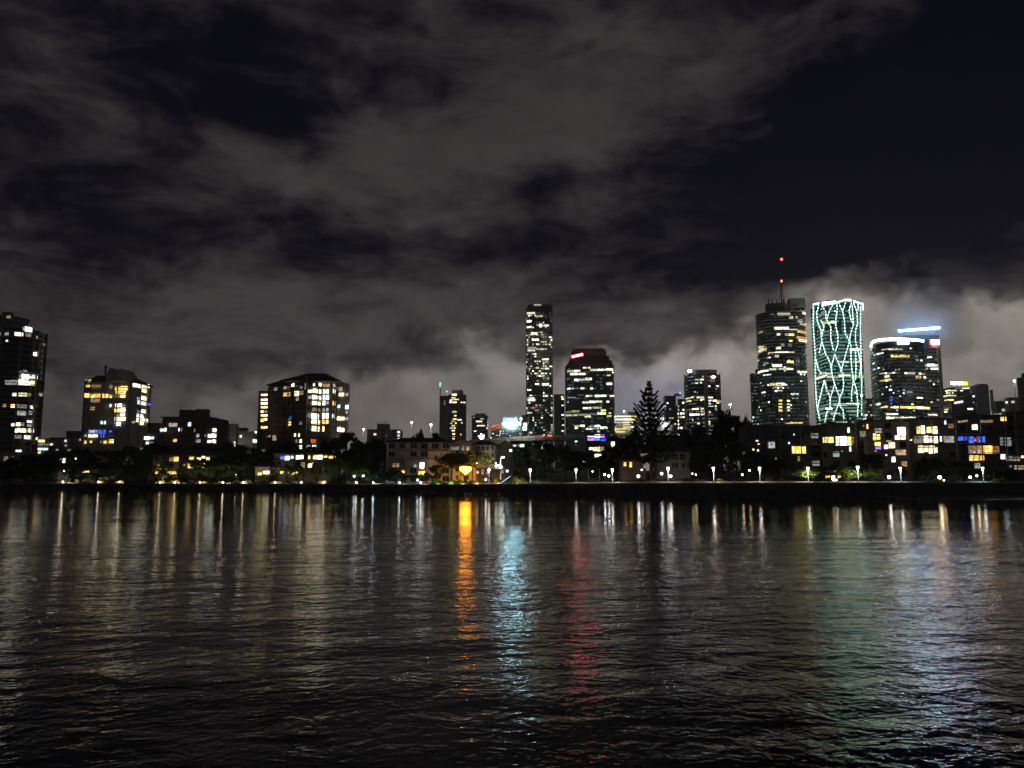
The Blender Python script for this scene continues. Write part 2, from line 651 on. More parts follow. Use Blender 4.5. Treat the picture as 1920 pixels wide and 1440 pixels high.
# ------------------------------------------------------------------ water
m = bpy.data.materials.new('river_water')
m.use_nodes = True
t = m.node_tree
E.nt = t
b = t.nodes['Principled BSDF']
b.inputs['Base Color'].default_value = (.010, .012, .011, 1)
b.inputs['Roughness'].default_value = .045
b.inputs['IOR'].default_value = 1.333
ge = t.nodes.new('ShaderNodeNewGeometry')
P = ge.outputs['Position']
sx_ = t.nodes.new('ShaderNodeSeparateXYZ')
t.links.new(P, sx_.inputs[0])
wx, wy = E(sx_.outputs[0]), E(sx_.outputs[1])
rotm = t.nodes.new('ShaderNodeMapping')
rotm.inputs['Rotation'].default_value = (0, 0, radians(-11))
t.links.new(P, rotm.inputs['Vector'])
PR = rotm.outputs[0]
swell = E(noise(t, vmul(t, PR, (.45, 1, 1)), .30, 2, .5).outputs[0])
chop = E(noise(t, vmul(t, PR, (.72, 1, 1), (3, 9, 0)), 1.0, 3, .55, .4).outputs[0])
rip = E(noise(t, vmul(t, PR, (.95, 1, 1), (5, 2, 0)), 3.0, 3, .55, .5).outputs[0])
patch = E(noise(t, vmul(t, P, (.35, 1, 1)), .045, 3, .6).outputs[0])
# a calmer strip lies in the lee of the far wall, the wind-ruffled reach in front of it
edge = wy + (patch - .5) * 40.0 + wx * -.08
lee = edge.step(48, 100)
gust = patch.step(.3, .7) * .75 + .55
amp = (1.0 - lee * .66) * gust
h = (swell * .17 + chop * .085 + rip * .026) * amp
bp = t.nodes.new('ShaderNodeBump')
bp.inputs['Strength'].default_value = 1.0
bp.inputs['Distance'].default_value = 1.0
t.links.new(h.v, bp.inputs['Height'])
t.links.new(bp.outputs[0], b.inputs['Normal'])
MATS['river_water'] = m
g = MB()
g.v = [(-2400, -300, 0), (2400, -300, 0), (2400, 1500, 0), (-2400, 1500, 0)]
g.f = [(0, 1, 2, 3)]
o = g.build('river_water', 'river_water')
o['kind'] = 'structure'

# ------------------------------------------------------------------ buildings
def rect_shape(a, d, rot=0, r=0, n=4):
    """a wide, d deep; optional rounded corners; unit plan, front towards -y"""
    pts = []
    if r:
        for cx_, cy_, s in ((a / 2 - r, -d / 2 + r, -90), (a / 2 - r, d / 2 - r, 0), (-a / 2 + r, d / 2 - r, 90), (-a / 2 + r, -d / 2 + r, 180)):
            for i in range(n + 1):
                t = radians(s + 90 * i / n)
                pts.append((cx_ + r * cos(t), cy_ + r * sin(t)))
    else:
        pts = [(a / 2, -d / 2), (a / 2, d / 2), (-a / 2, d / 2), (-a / 2, -d / 2)]
    c, s = cos(radians(rot)), sin(radians(rot))
    return [(x * c - y * s, x * s + y * c) for x, y in pts]


def oval_shape(a, d, n=28, p=2.0, rot=0):
    pts = []
    for i in range(n):
        t = 2 * pi * (i + .5) / n
        c, s = cos(t), sin(t)
        pts.append((a / 2 * math.copysign(abs(c) ** (2 / p), c), d / 2 * math.copysign(abs(s) ** (2 / p), s)))
    c, s = cos(radians(rot)), sin(radians(rot))
    return [(x * c - y * s, x * s + y * c) for x, y in pts]


def grow(pts, d):
    """offset a convex plan outwards by d"""
    k = len(pts)
    out = []
    for i in range(k):
        a, b_, c = pts[i - 1], pts[i], pts[(i + 1) % k]
        n1 = Vector((b_[1] - a[1], a[0] - b_[0])).normalized()
        n2 = Vector((c[1] - b_[1], b_[0] - c[0])).normalized()
        m_ = (n1 + n2)
        l = max(.3, m_.dot(n1))
        q = m_ * (d / l)
        out.append((b_[0] + q.x, b_[1] + q.y))
    return out


WIN = {}


def win_mesh(w, h, dp, material):
    key = ('w', round(w * 5), round(h * 5), round(dp * 20), material)
    if key not in WIN:
        ww, hh = max(1, key[1]) / 5, max(1, key[2]) / 5
        mb = MB().box(-ww / 2, ww / 2, -dp / 2, dp / 2, -hh / 2, hh / 2)
        me = mb.mesh('lit_window')
        me.materials.append(MATS[material])
        WIN[key] = me
    return WIN[key]


def frame_mesh(w, h, material):
    key = ('f', round(w * 5), round(h * 5), material)
    if key not in WIN:
        w, h = max(3, key[1]) / 5, max(3, key[2]) / 5
        mb = MB()
        t_, d0, d1 = .07, -.14, .05
        mb.box(-w / 2 - t_, -w / 2, d0, d1, -h / 2 - t_, h / 2 + t_).box(w / 2, w / 2 + t_, d0, d1, -h / 2 - t_, h / 2 + t_)
        mb.box(-w / 2, w / 2, d0, d1, -h / 2 - t_, -h / 2).box(-w / 2, w / 2, d0, d1, h / 2, h / 2 + t_)
        nm = max(0, int(w / 1.1) - 1)
        for i in range(nm):
            x = -w / 2 + w * (i + 1) / (nm + 1)
            mb.box(x - .035, x + .035, -.10, .03, -h / 2, h / 2)
        me = mb.mesh('window')
        me.materials.append(MATS[material])
        WIN[key] = me
    return WIN[key]


class Bld:
    def __init__(s, name, label, cat, shape, px0, px1, ytop, D, group=None, z0=None, ymid=None):
        ym = ymid or (ytop + 830) / 2
        zm = W((px0 + px1) / 2, ym, D).z
        my = min(p[1] for p in shape)
        sc_, cx_ = 1.0, W((px0 + px1) / 2, ym, D).x
        for _ in range(25):
            pts = [(cx_ + sc_ * x, D + sc_ * (y - my)) for x, y in shape]
            q = [PX(x, y, zm) for x, y in pts]
            a, b_ = min(q), max(q)
            sc_ *= (px1 - px0) / (b_ - a)
            cx_ += ((px0 + px1) / 2 - (a + b_) / 2) * D / F
        s.pts, s.D = pts, D
        s.cy = sum(p[1] for p in pts) / len(pts)
        s.cx = sum(p[0] for p in pts) / len(pts)
        s.z0 = gz(s.cx, s.cy) - .6 if z0 is None else z0
        s.top = W((px0 + px1) / 2, ytop, D).z
        s.root = thing(name, label, cat, (s.cx, s.cy, s.z0), group)
        s.off = Vector((s.cx, s.cy, s.z0))
        s.n = 0
        s.proud = .1
        s.boxes = []

    def z(s, py, px=960, D=None):
        return W(px, py, D or s.D).z

    def add(s, mb, name, material, parent=None, kind=None, smooth=False):
        return mb.build(name, material, parent or s.root, s.off, smooth, kind)

    def body(s, material, z1=None, name='wall'):
        return s.add(MB().prism(s.pts, s.z0, z1 or s.top), name, material)

    def bands(s, fh, h, proud, material, za=None, zb=None, name='floor_bands'):
        mb = MB()
        if proud <= .5:
            s.proud = max(s.proud, proud)
        z = s.z0 + fh if za is None else za
        zb = zb or s.top + .01
        outer, inner = grow(s.pts, proud), grow(s.pts, -.3)
        while z <= zb:
            mb.ring(outer, inner, z - h, z)
            z += fh
        return s.add(mb, name, material, kind='stuff')

    def perim(s):
        segs, tot = [], 0
        k = len(s.pts)
        for i in range(k):
            a, b_ = Vector(s.pts[i]), Vector(s.pts[(i + 1) % k])
            l = (b_ - a).length
            segs.append((tot, l, a, b_))
            tot += l
        return segs, tot

    def at(s, u):
        segs, tot = s.perim()
        u %= tot
        for t0, l, a, b_ in segs:
            if t0 <= u <= t0 + l + 1e-6:
                p = a + (b_ - a) * ((u - t0) / l)
                d = (b_ - a) / l
                return p, Vector((d.y, -d.x))

    def fins(s, step, w, proud, material, za=None, zb=None, name='mullions'):
        mb = MB()
        segs, tot = s.perim()
        k = max(1, int(tot / step))
        za, zb = za or s.z0, zb or s.top
        for i in range(k):
            p, nv = s.at(tot * (i + .5) / k)
            if nv.dot(-p) < -.15 * p.length:
                continue
            tv = Vector((-nv.y, nv.x)) * w / 2
            q = [p - tv - nv * .1, p + tv - nv * .1, p + tv + nv * proud, p - tv + nv * proud]
            mb.prism([(v.x, v.y) for v in reversed(q)] if (q[1] - q[0]).x * (q[2] - q[1]).y - (q[1] - q[0]).y * (q[2] - q[1]).x < 0 else [(v.x, v.y) for v in q], za, zb)
        return s.add(mb, name, material, kind='stuff')

    def hit(s, px, py):
        """where the sight line through a photograph pixel meets the facade"""
        dx, dy = (px - CX) / F, (CY - py) / F
        d = (dx, cP - dy * sP, sP + dy * cP)
        best = None
        k = len(s.pts)
        for i in range(k):
            a, b_ = s.pts[i], s.pts[(i + 1) % k]
            ex, ey = b_[0] - a[0], b_[1] - a[1]
            den = d[0] * ey - d[1] * ex
            if abs(den) < 1e-9:
                continue
            t_ = (a[0] * ey - a[1] * ex) / den
            u = (a[0] * d[1] - a[1] * d[0]) / den
            if t_ > 0 and -1e-6 <= u <= 1 + 1e-6 and (best is None or t_ < best[0]):
                l = hypot(ex, ey)
                best = (t_, Vector((ey / l, -ex / l)))
        if best is None:
            return None
        t_ = best[0]
        return Vector((d[0] * t_, d[1] * t_, H + d[2] * t_)), best[1]

    def put(s, p, nv, w, h, material, name='lit_window'):
        if s.D < 500 and 'room_' + material[4:] in MATS:
            material = 'room_' + material[4:]
        o = link(name, win_mesh(w, h, 2 * s.proud + .08, material), s.root, (p.x - s.off.x, p.y - s.off.y, p.z - s.off.z))
        o.rotation_euler = (0, 0, atan2(nv.x, -nv.y))
        s.n += 1
        return o

    def window(s, p, nv, w, h, pane, frame='dark_metal'):
        """framed window: frame with a pane inside it"""
        o = link('window', frame_mesh(w, h, frame), s.root, (p.x - s.off.x + nv.x * .03, p.y - s.off.y + nv.y * .03, p.z - s.off.z))
        o.rotation_euler = (0, 0, atan2(nv.x, -nv.y))
        link('pane', win_mesh(w, h, .06, pane), o)
        s.n += 1
        return o

    def lit(s, rows, ox=0, oy=0, k=1.0, near=False, frame='dark_metal'):
        """rows: (x0, y0, x1, y1, material) in a zoomed view with origin ox, oy and scale k"""
        for x0, y0, x1, y1, mt in rows:
            a, b_, c, d = ox + x0 / k, oy + y0 / k, ox + x1 / k, oy + y1 / k
            r = s.hit((a + c) / 2, (b_ + d) / 2)
            if r is None:
                continue
            p, nv = r
            v = Vector((p.x, p.y)).normalized()
            w = (c - a) / F * p.y / max(.35, abs(nv.dot(v)))
            h = (d - b_) / F * p.y
            s.boxes.append((a, b_, c, d))
            if near:
                s.window(p, nv, w, h, 'room_' + mt, frame)
            else:
                s.put(p, nv, w, h, 'win_' + mt)

    def scatter(s, prob, fh, bay, mats, za=None, zb=None, run=2.0, wh=(.85, .5), cap=300, seed=1, z_ref=None, px=None, edge=.12):
        """lit windows in short runs along the floors of the sides turned to the river"""
        r = random.Random(seed)
        segs, tot = s.perim()
        nb = int(tot / bay)
        vis = []
        for i in range(nb):
            p, nv = s.at(tot * (i + .5) / nb)
            if nv.dot(-p) > edge * p.length:
                vis.append((p, nv))
        z = (s.z0 if z_ref is None else z_ref) + fh * .5
        zb = zb or s.top - fh
        while z < zb:
            if za is None or z > za:
                i = 0
                fl = r.choice((.35, .6, 1, 1, 1.7))
                while i < len(vis):
                    if r.random() < prob * fl:
                        L_ = max(1, int(r.expovariate(1 / run) + .5))
                        mt = r.choice(mats)
                        for j in range(i, min(i + L_, len(vis))):
                            p, nv = vis[j]
                            if s.n < cap and (px is None or px[0] <= PX(p.x, p.y, z) <= px[1]):
                                s.put(Vector((p.x, p.y, z)), nv, bay * wh[0], fh * wh[1] * r.uniform(.75, 1.1), 'win_' + mt)
                        i += L_
                    i += 1
            z += fh

    def faint(s, prob, fh, bay, wh=(.8, .35), zb=None, seed=1, material='win_faint'):
        """the many barely glowing windows of a far facade, too small to tell apart"""
        r = random.Random(seed)
        segs, tot = s.perim()
        nb = int(tot / bay)
        mb = MB()
        z = s.z0 + fh * .5
        while z < (zb or s.top - fh):
            k_ = r.uniform(.3, 1.5)
            for i in range(nb):
                p, nv = s.at(tot * (i + .5) / nb)
                if nv.dot(-p) < .1 * p.length or r.random() > prob * k_:
                    continue
                tv = Vector((-nv.y, nv.x)) * bay * wh[0] / 2
                q = p + nv * (s.proud + .02)
                mb.bar((q.x - tv.x, q.y - tv.y, z), (q.x + tv.x, q.y + tv.y, z), .06, fh * wh[1])
            z += fh
        return s.add(mb, 'faint_windows', material, kind='stuff')

    def grid(s, fh, bay, w, h, pane='black_glass', za=None, zb=None, frame='dark_metal', skip=.0, seed=1, px=None, lift=.0, cap=300, glim=.0):
        """unlit framed windows wherever no lit window has been set"""
        r = random.Random(seed)
        segs, tot = s.perim()
        k = len(s.pts)
        for t0, l, a, b_ in segs:
            d = (b_ - a) / l
            nv = Vector((d.y, -d.x))
            mid = (a + b_) / 2
            if nv.dot(-mid) < .1 * mid.length or l < bay:
                continue
            nb = int(l / bay)
            z = (za if za is not None else s.z0 + .6) + fh * .5 + lift
            while z < (zb or s.top - .8):
                for i in range(nb):
                    if r.random() < skip or s.n >= cap:
                        continue
                    p = a + d * (l * (i + .5) / nb)
                    q = PX(p.x, p.y, z)
                    py = CY - F * ((z - H) * cP - p.y * sP) / (p.y * cP + (z - H) * sP)
                    if px and not px[0] <= q <= px[1]:
                        continue
                    hw, hh = w / 2 / p.y * F + 1, h / 2 / p.y * F + 1
                    if any(q + hw > e[0] and q - hw < e[2] and py + hh > e[1] and py - hh < e[3] for e in s.boxes):
                        continue
                    k_ = r.random()
                    s.window(Vector((p.x, p.y, z)), nv, w, h, pane if k_ > glim else ('room_dim' if k_ > glim * .45 else 'room_dimamber' if k_ > glim * .15 else 'room_warm'), frame)
                z += fh

    def sign(s, x0, y0, x1, y1, material, D=None, name='sign', th=.6, h=None, slope=0):
        a, b_ = W(x0, y0, D or s.D), W(x1, y1, D or s.D)
        hh = h or abs(a.z - b_.z)
        za = (a.z + b_.z) / 2
        mb = MB()
        yy = (D or s.D) - th
        mb.prism([(a.x, yy), (b_.x, yy), (b_.x, yy + th * .8), (a.x, yy + th * .8)], za - hh / 2, za + hh / 2)
        return s.add(mb, name, material)

R4 = rect_shape(1, .8)
T1 = dict(ox=0, oy=560, k=3.79)
T2 = dict(ox=280, oy=660, k=4.8)
T3 = dict(ox=640, oy=660, k=5.144)
T4 = dict(ox=940, oy=560, k=3.79)
T6 = dict(ox=1380, oy=470, k=4.115)
T7 = dict(ox=1600, oy=580, k=6.0)
T8 = dict(ox=1270, oy=680, k=12.0)
TA = dict(ox=1440, oy=760, k=4.0)


def sub(b, shape, px0, px1, ytop, ybot, D, name, material, parent=None):
    """a block of a building with its own plan, between two heights"""
    zm = W((px0 + px1) / 2, (ytop + ybot) / 2, D).z
    my = min(p[1] for p in shape)
    s_, c_ = 1.0, W((px0 + px1) / 2, ytop, D).x
    for _ in range(25):
        pts = [(c_ + s_ * x, D + s_ * (y - my)) for x, y in shape]
        q = [PX(x, y, zm) for x, y in pts]
        s_ *= (px1 - px0) / (max(q) - min(q))
        c_ += ((px0 + px1) / 2 - (max(q) + min(q)) / 2) * D / F
    zb = b.z0 if ybot is None else W((px0 + px1) / 2, ybot, D).z
    o = b.add(MB().prism(pts, zb, W((px0 + px1) / 2, ytop, D).z), name, material, parent)
    return o


def hip_roof(b, pts4, z0, z1, ridge, name='roof', material='roof_tile', over=1.0, parent=None):
    """hipped roof over a rectangle given as x0,x1,y0,y1 with a ridge inset"""
    x0, x1, y0, y1 = pts4
    x0, x1, y0, y1 = x0 - over, x1 + over, y0 - over, y1 + over
    ym = (y0 + y1) / 2
    mb = MB()
    mb.v = [(x0, y0, z0), (x1, y0, z0), (x1, y1, z0), (x0, y1, z0), (x0 + ridge, ym, z1), (x1 - ridge, ym, z1),
            (x0, y0, z0 - .35), (x1, y0, z0 - .35), (x1, y1, z0 - .35), (x0, y1, z0 - .35)]
    mb.f = [(0, 1, 5, 4), (1, 2, 5), (2, 3, 4, 5), (3, 0, 4), (9, 8, 7, 6), (6, 7, 1, 0), (7, 8, 2, 1), (8, 9, 3, 2), (9, 6, 0, 3)]
    return b.add(mb, name, material, parent)


# ================================================================== left bank
# --- round dark tower cut by the left edge
b = Bld('apartment_tower', 'tall dark rounded apartment tower cut by the left edge of the photo', 'tower', oval_shape(1, .8, 30, 2.6), -62, 79, 613, 420)
b.body('black_glass')
b.bands(3.1, .28, 1.25, 'grey_wall', name='balcony_slabs')
b.fins(9.0, .5, 1.15, 'grey_wall', name='party_walls')
sub(b, oval_shape(1, .8, 24, 2.6), -50, 52, 592, 613, 426, 'penthouse', 'dark_wall')
sub(b, oval_shape(1, .8, 24, 2.6), -54, 56, 590, 592.2, 425, 'roof', 'roof_grey')
sub(b, R4, 4, 26, 585, 590, 432, 'plant_room', 'dark_wall')
b.lit([(182, 200, 225, 237, 'cool'), (0, 240, 12, 258, 'white'), (35, 240, 60, 260, 'dim'), (110, 240, 160, 265, 'warm'), (185, 245, 218, 270, 'dim'),
       (43, 292, 56, 305, 'cool'), (240, 383, 264, 407, 'white'), (135, 510, 152, 526, 'dim'), (165, 505, 190, 522, 'dim'), (135, 540, 156, 568, 'dim'),
       (160, 538, 205, 570, 'white'), (207, 540, 232, 572, 'warm'), (235, 545, 264, 574, 'cool'), (40, 580, 85, 612, 'dim'), (88, 578, 128, 612, 'dim'),
       (130, 574, 190, 614, 'white'), (198, 585, 217, 615, 'white'), (222, 585, 250, 615, 'warm'), (90, 670, 114, 692, 'white'), (132, 668, 160, 695, 'green'),
       (164, 668, 190, 695, 'yellow'), (194, 672, 216, 694, 'dim'), (22, 748, 42, 770, 'dimamber'), (78, 750, 102, 774, 'amber'), (120, 752, 185, 778, 'dim'),
       (218, 760, 240, 782, 'white'), (128, 798, 180, 830, 'dim'), (208, 798, 240, 826, 'dim'), (82, 885, 100, 906, 'warm'), (116, 880, 142, 904, 'white'),
       (146, 880, 170, 904, 'dim'), (195, 866, 232, 882, 'white'), (196, 888, 236, 912, 'dim'), (105, 922, 122, 950, 'cool'), (130, 922, 180, 950, 'white'),
       (204, 925, 236, 950, 'warm'), (104, 968, 150, 994, 'dim'), (176, 970, 218, 998, 'cool'), (282, 672, 297, 692, 'dim'), (306, 318, 318, 332, 'dim'),
       (115, 1075, 147, 1090, 'warm'), (48, 118, 72, 140, 'dim'), (160, 200, 178, 225, 'dim')], **T1)
b.scatter(.02, 3.1, 3.0, ['dim', 'dim', 'warm'], run=1.2, seed=3, cap=90)

b = Bld('podium_block', 'low pale concrete podium at the foot of the rounded dark tower', 'building', R4, -40, 62, 849, 398)
b.body('pale_wall')
sub(b, R4, -42, 64, 847.6, 849, 397, 'parapet', 'concrete')
b.lit([(0, 885, 4, 889, 'dimamber')])
b.lit([(8, 856, 14, 864, 'dim'), (22, 856, 28, 864, 'dim')])

b = Bld('shop_building', 'small shop with orange and pale blue lit panels beside the rounded tower', 'building', R4, 70, 91, 823, 430)
b.body('grey_wall')
b.sign(73, 825, 84, 829, 'win_amber', name='sign_panel')
b.sign(72, 840, 80, 844, 'win_cool', name='sign_panel')
b.sign(82, 840, 90, 844, 'win_cool', name='sign_panel')
b.lit([(72, 832, 80, 835, 'dim'), (84, 832, 90, 835, 'dim'), (72, 846, 76, 850, 'amber')])
sub(b, R4, 69, 92, 821.5, 823, 429, 'parapet', 'concrete')

b = Bld('terrace_building', 'low grey stepped building with weak lights between the two left towers', 'building', R4, 92, 156, 820, 470)
b.body('concrete')
b.bands(3.2, .5, .5, 'pale_wall')
sub(b, R4, 124, 160, 808, 820, 474, 'upper_storey', 'concrete')
b.lit([(95, 832, 98, 835, 'white'), (122, 825, 125, 828, 'cool'), (122, 834, 126, 837, 'dim'), (128, 842, 133, 846, 'dim'), (106, 842, 109, 845, 'dim'), (150, 824, 154, 828, 'white')])

# --- cream tower with gables
b = Bld('gabled_tower', 'broad apartment tower with a gabled roof and many amber lit balconies', 'tower', [(.5, -.2), (.5, .4), (-.5, .4), (-.5, -.2), (-.38, -.4), (-.08, -.4), (.08, -.32), (.30, -.4), (.42, -.38)][::1], 157, 281, 716, 470)
b.body('white_wall')
b.bands(3.15, .3, .9, 'white_wall', name='balcony_slabs')
b.fins(8, .6, .8, 'pale_wall', name='party_walls')
def crown_roof(b, z0, z1, over, fx, fy, material='roof_tile', pts=None):
    """hipped roof following the building's own plan"""
    o_ = grow(pts or b.pts, over)
    mx, my = sum(p[0] for p in o_) / len(o_), sum(p[1] for p in o_) / len(o_)
    mb = MB().prism(o_, z0, z0 + .4).prism(grow(o_, -.05), z0 + .402, z1, [(mx + (x - mx) * fx, my + (y - my) * fy) for x, y in o_])
    return b.add(mb, 'roof', material)


crown_roof(b, b.top, W(220, 702, 470).z, .8, .62, .25)
for (xa, xb, yt, dd) in ((199, 214, 689, 466), (216, 234, 690.5, 464)):
    a, c = W(xa, 703, dd), W(xb, 703, dd)
    zt = W((xa + xb) / 2, yt, dd).z
    xm = (a.x + c.x) / 2
    g1 = MB()
    for yy in (dd, dd + 16):
        g1.v += [(a.x, yy, b.top - .2), (c.x, yy, b.top - .2), (c.x, yy, a.z), (xm, yy, zt), (a.x, yy, a.z)]
    g1.f = [(0, 1, 2, 3, 4), (9, 8, 7, 6, 5), (0, 5, 6, 1), (1, 6, 7, 2), (2, 7, 8, 3), (3, 8, 9, 4), (4, 9, 5, 0)]
    b.add(g1, 'gable', 'pale_wall')
sub(b, R4, 196, 200, 685, 703, 468, 'chimney', 'dark_wall')
b.lit([(600, 577, 622, 596, 'amber'), (627, 577, 646, 596, 'amber'), (594, 612, 606, 632, 'yellow'), (612, 612, 640, 632, 'amber'), (644, 612, 715, 636, 'dimamber'),
       (780, 614, 815, 640, 'dimamber'), (820, 626, 860, 652, 'yellow'), (862, 620, 906, 654, 'yellow'), (940, 602, 972, 626, 'white'), (980, 606, 1012, 634, 'white'),
       (1016, 608, 1044, 634, 'warm'), (1048, 608, 1060, 634, 'white'), (595, 646, 608, 662, 'yellow'), (826, 656, 858, 676, 'yellow'), (862, 656, 892, 676, 'warm'),
       (1005, 642, 1040, 666, 'white'), (604, 674, 640, 702, 'amber'), (644, 680, 672, 702, 'yellow'), (676, 676, 712, 702, 'amber'), (730, 678, 766, 704, 'amber'),
       (778, 684, 808, 706, 'amber'), (822, 684, 852, 708, 'dimamber'), (856, 682, 888, 706, 'amber'), (975, 702, 1000, 724, 'dim'), (1004, 696, 1044, 724, 'white'),
       (646, 710, 706, 736, 'dimamber'), (822, 746, 862, 770, 'white'), (866, 748, 888, 770, 'dim'), (980, 730, 1036, 756, 'cool'), (1042, 745, 1070, 756, 'blue'),
       (780, 750, 796, 768, 'white'), (640, 768, 672, 792, 'dimamber'), (818, 780, 856, 806, 'yellow'), (860, 776, 888, 800, 'white'), (1006, 790, 1038, 812, 'white'),
       (980, 794, 1000, 812, 'dim'), (822, 818, 852, 836, 'dim'), (856, 810, 886, 834, 'white'), (974, 822, 1016, 844, 'cool'), (818, 842, 850, 866, 'warm'),
       (854, 842, 888, 866, 'white'), (970, 852, 1004, 878, 'warm'), (1008, 852, 1048, 876, 'white'), (716, 870, 750, 894, 'cool'), (818, 876, 854, 902, 'cool'),
       (985, 876, 1016, 894, 'warm'), (634, 932, 690, 954, 'blue'), (640, 936, 668, 950, 'amber'), (704, 930, 748, 960, 'blue'), (716, 962, 740, 984, 'blue'),
       (766, 938, 792, 950, 'blue'), (600, 962, 622, 980, 'dim'), (626, 964, 690, 984, 'white'), (600, 1008, 624, 1030, 'amber'), (640, 1008, 652, 1024, 'yellow'),
       (714, 1006, 726, 1026, 'dimamber'), (738, 1006, 756, 1028, 'yellow'), (776, 1000, 792, 1026, 'amber'), (796, 1000, 812, 1026, 'warm')], **T1)
b.scatter(.03, 3.15, 2.6, ['dim', 'dimamber'], run=1.2, seed=8, cap=110)

# --- dark mid-rise
b = Bld('midrise_block', 'dark mid-rise block with brown end wall and a few cool white windows', 'building', R4, 304, 428, 783, 440)
b.body('dark_wall')
b.bands(3.1, .35, .7, 'brown_wall', name='balcony_slabs')
b.fins(7, .5, .65, 'brown_wall', name='party_walls')
sub(b, R4, 336, 366, 768, 783, 446, 'plant_room', 'dark_wall')
sub(b, R4, 366, 394, 767, 783, 448, 'plant_room', 'brown_wall')
sub(b, R4, 300, 420, 781, 783.2, 439, 'roof', 'roof_grey')
sub(b, R4, 407, 429, 794, 842, 436, 'end_wall', 'brown_wall')
b.lit([(180, 640, 248, 672, 'dim'), (350, 630, 373, 668, 'cool'), (98, 700, 112, 716, 'yellow'), (120, 684, 152, 713, 'cool'), (264, 684, 273, 712, 'cool'),
       (285, 684, 295, 712, 'dim'), (404, 690, 414, 718, 'dim'), (575, 690, 607, 718, 'white'), (498, 742, 520, 762, 'dim'), (530, 740, 562, 768, 'cool'),
       (566, 738, 606, 768, 'white'), (525, 792, 556, 816, 'cool'), (572, 790, 606, 818, 'cool'), (420, 786, 460, 816, 'dim'), (215, 783, 246, 808, 'amber'),
       (424, 738, 448, 766, 'dim')], **T2)
b = Bld('small_dark_block', 'small dark block with cyan windows next to the gabled tower', 'building', R4, 276, 308, 793, 435)
b.body('dark_wall')
b.bands(3.1, .3, .5, 'grey_wall', name='balcony_slabs')
b.lit([(1138, 926, 1152, 942, 'warm'), (1156, 918, 1182, 944, 'cool'), (1003, 980, 1018, 1002, 'cool'), (1030, 980, 1062, 1002, 'white'), (1072, 982, 1092, 1000, 'cool'),
       (1040, 1018, 1056, 1036, 'cool'), (1068, 1018, 1088, 1036, 'dim')], **T1)

b = Bld('pale_block', 'plain pale cream block behind the dark mid-rise', 'building', R4, 427, 447, 796, 480)
b.body('cream_wall')
b.lit([(437, 828, 441, 836, 'green')])
sub(b, R4, 426.5, 447.5, 794.6, 796, 479.5, 'parapet', 'pale_wall')
b = Bld('stepped_pale_block', 'lower pale block with a dark roof box left of the hipped tower', 'building', R4, 447, 482, 809, 478)
b.body('cream_wall')
sub(b, R4, 446, 466, 802, 809, 482, 'plant_room', 'grey_wall')
b.lit([(450, 816, 453, 820, 'white'), (474, 824, 483, 830, 'cool'), (478, 809, 481, 812, 'white')])

# --- hipped-roof tower
b = Bld('hip_roofed_tower', 'large dark apartment tower with overhanging hipped roof and bright stacked bay windows', 'tower',
        [(.5, -.25), (.5, .35), (-.5, .35), (-.5, -.2), (-.2, -.2), (-.05, -.45), (.28, -.45), (.36, -.25)], 501, 638, 722, 410)
b.body('dark_wall')
b.bands(3.15, .26, .75, 'grey_wall', name='balcony_slabs')
b.fins(6.5, .5, .7, 'dark_wall', name='party_walls')
x0, x1 = W(533, 716, 410).x, W(634, 716, 410).x
hip_roof(b, (x0, x1, b.D - 1.5, b.D + 24), W(585, 714, 409).z, W(585, 697, 415).z, 11, over=1.6)
x0, x1 = W(500, 721, 412).x, W(545, 721, 412).x
hip_roof(b, (x0, x1, b.D + 4, b.D + 18), W(520, 721.5, 414).z, W(520, 711, 420).z, 8, over=.8)
sub(b, R4, 572.5, 575.5, 705, 838, 407.5, 'pilaster', 'concrete')
sub(b, R4, 483, 503, 733, 842, 414, 'stair_wing', 'brown_wall')
sub(b, R4, 636, 655, 719, 838, 416, 'side_wing', 'pale_wall')
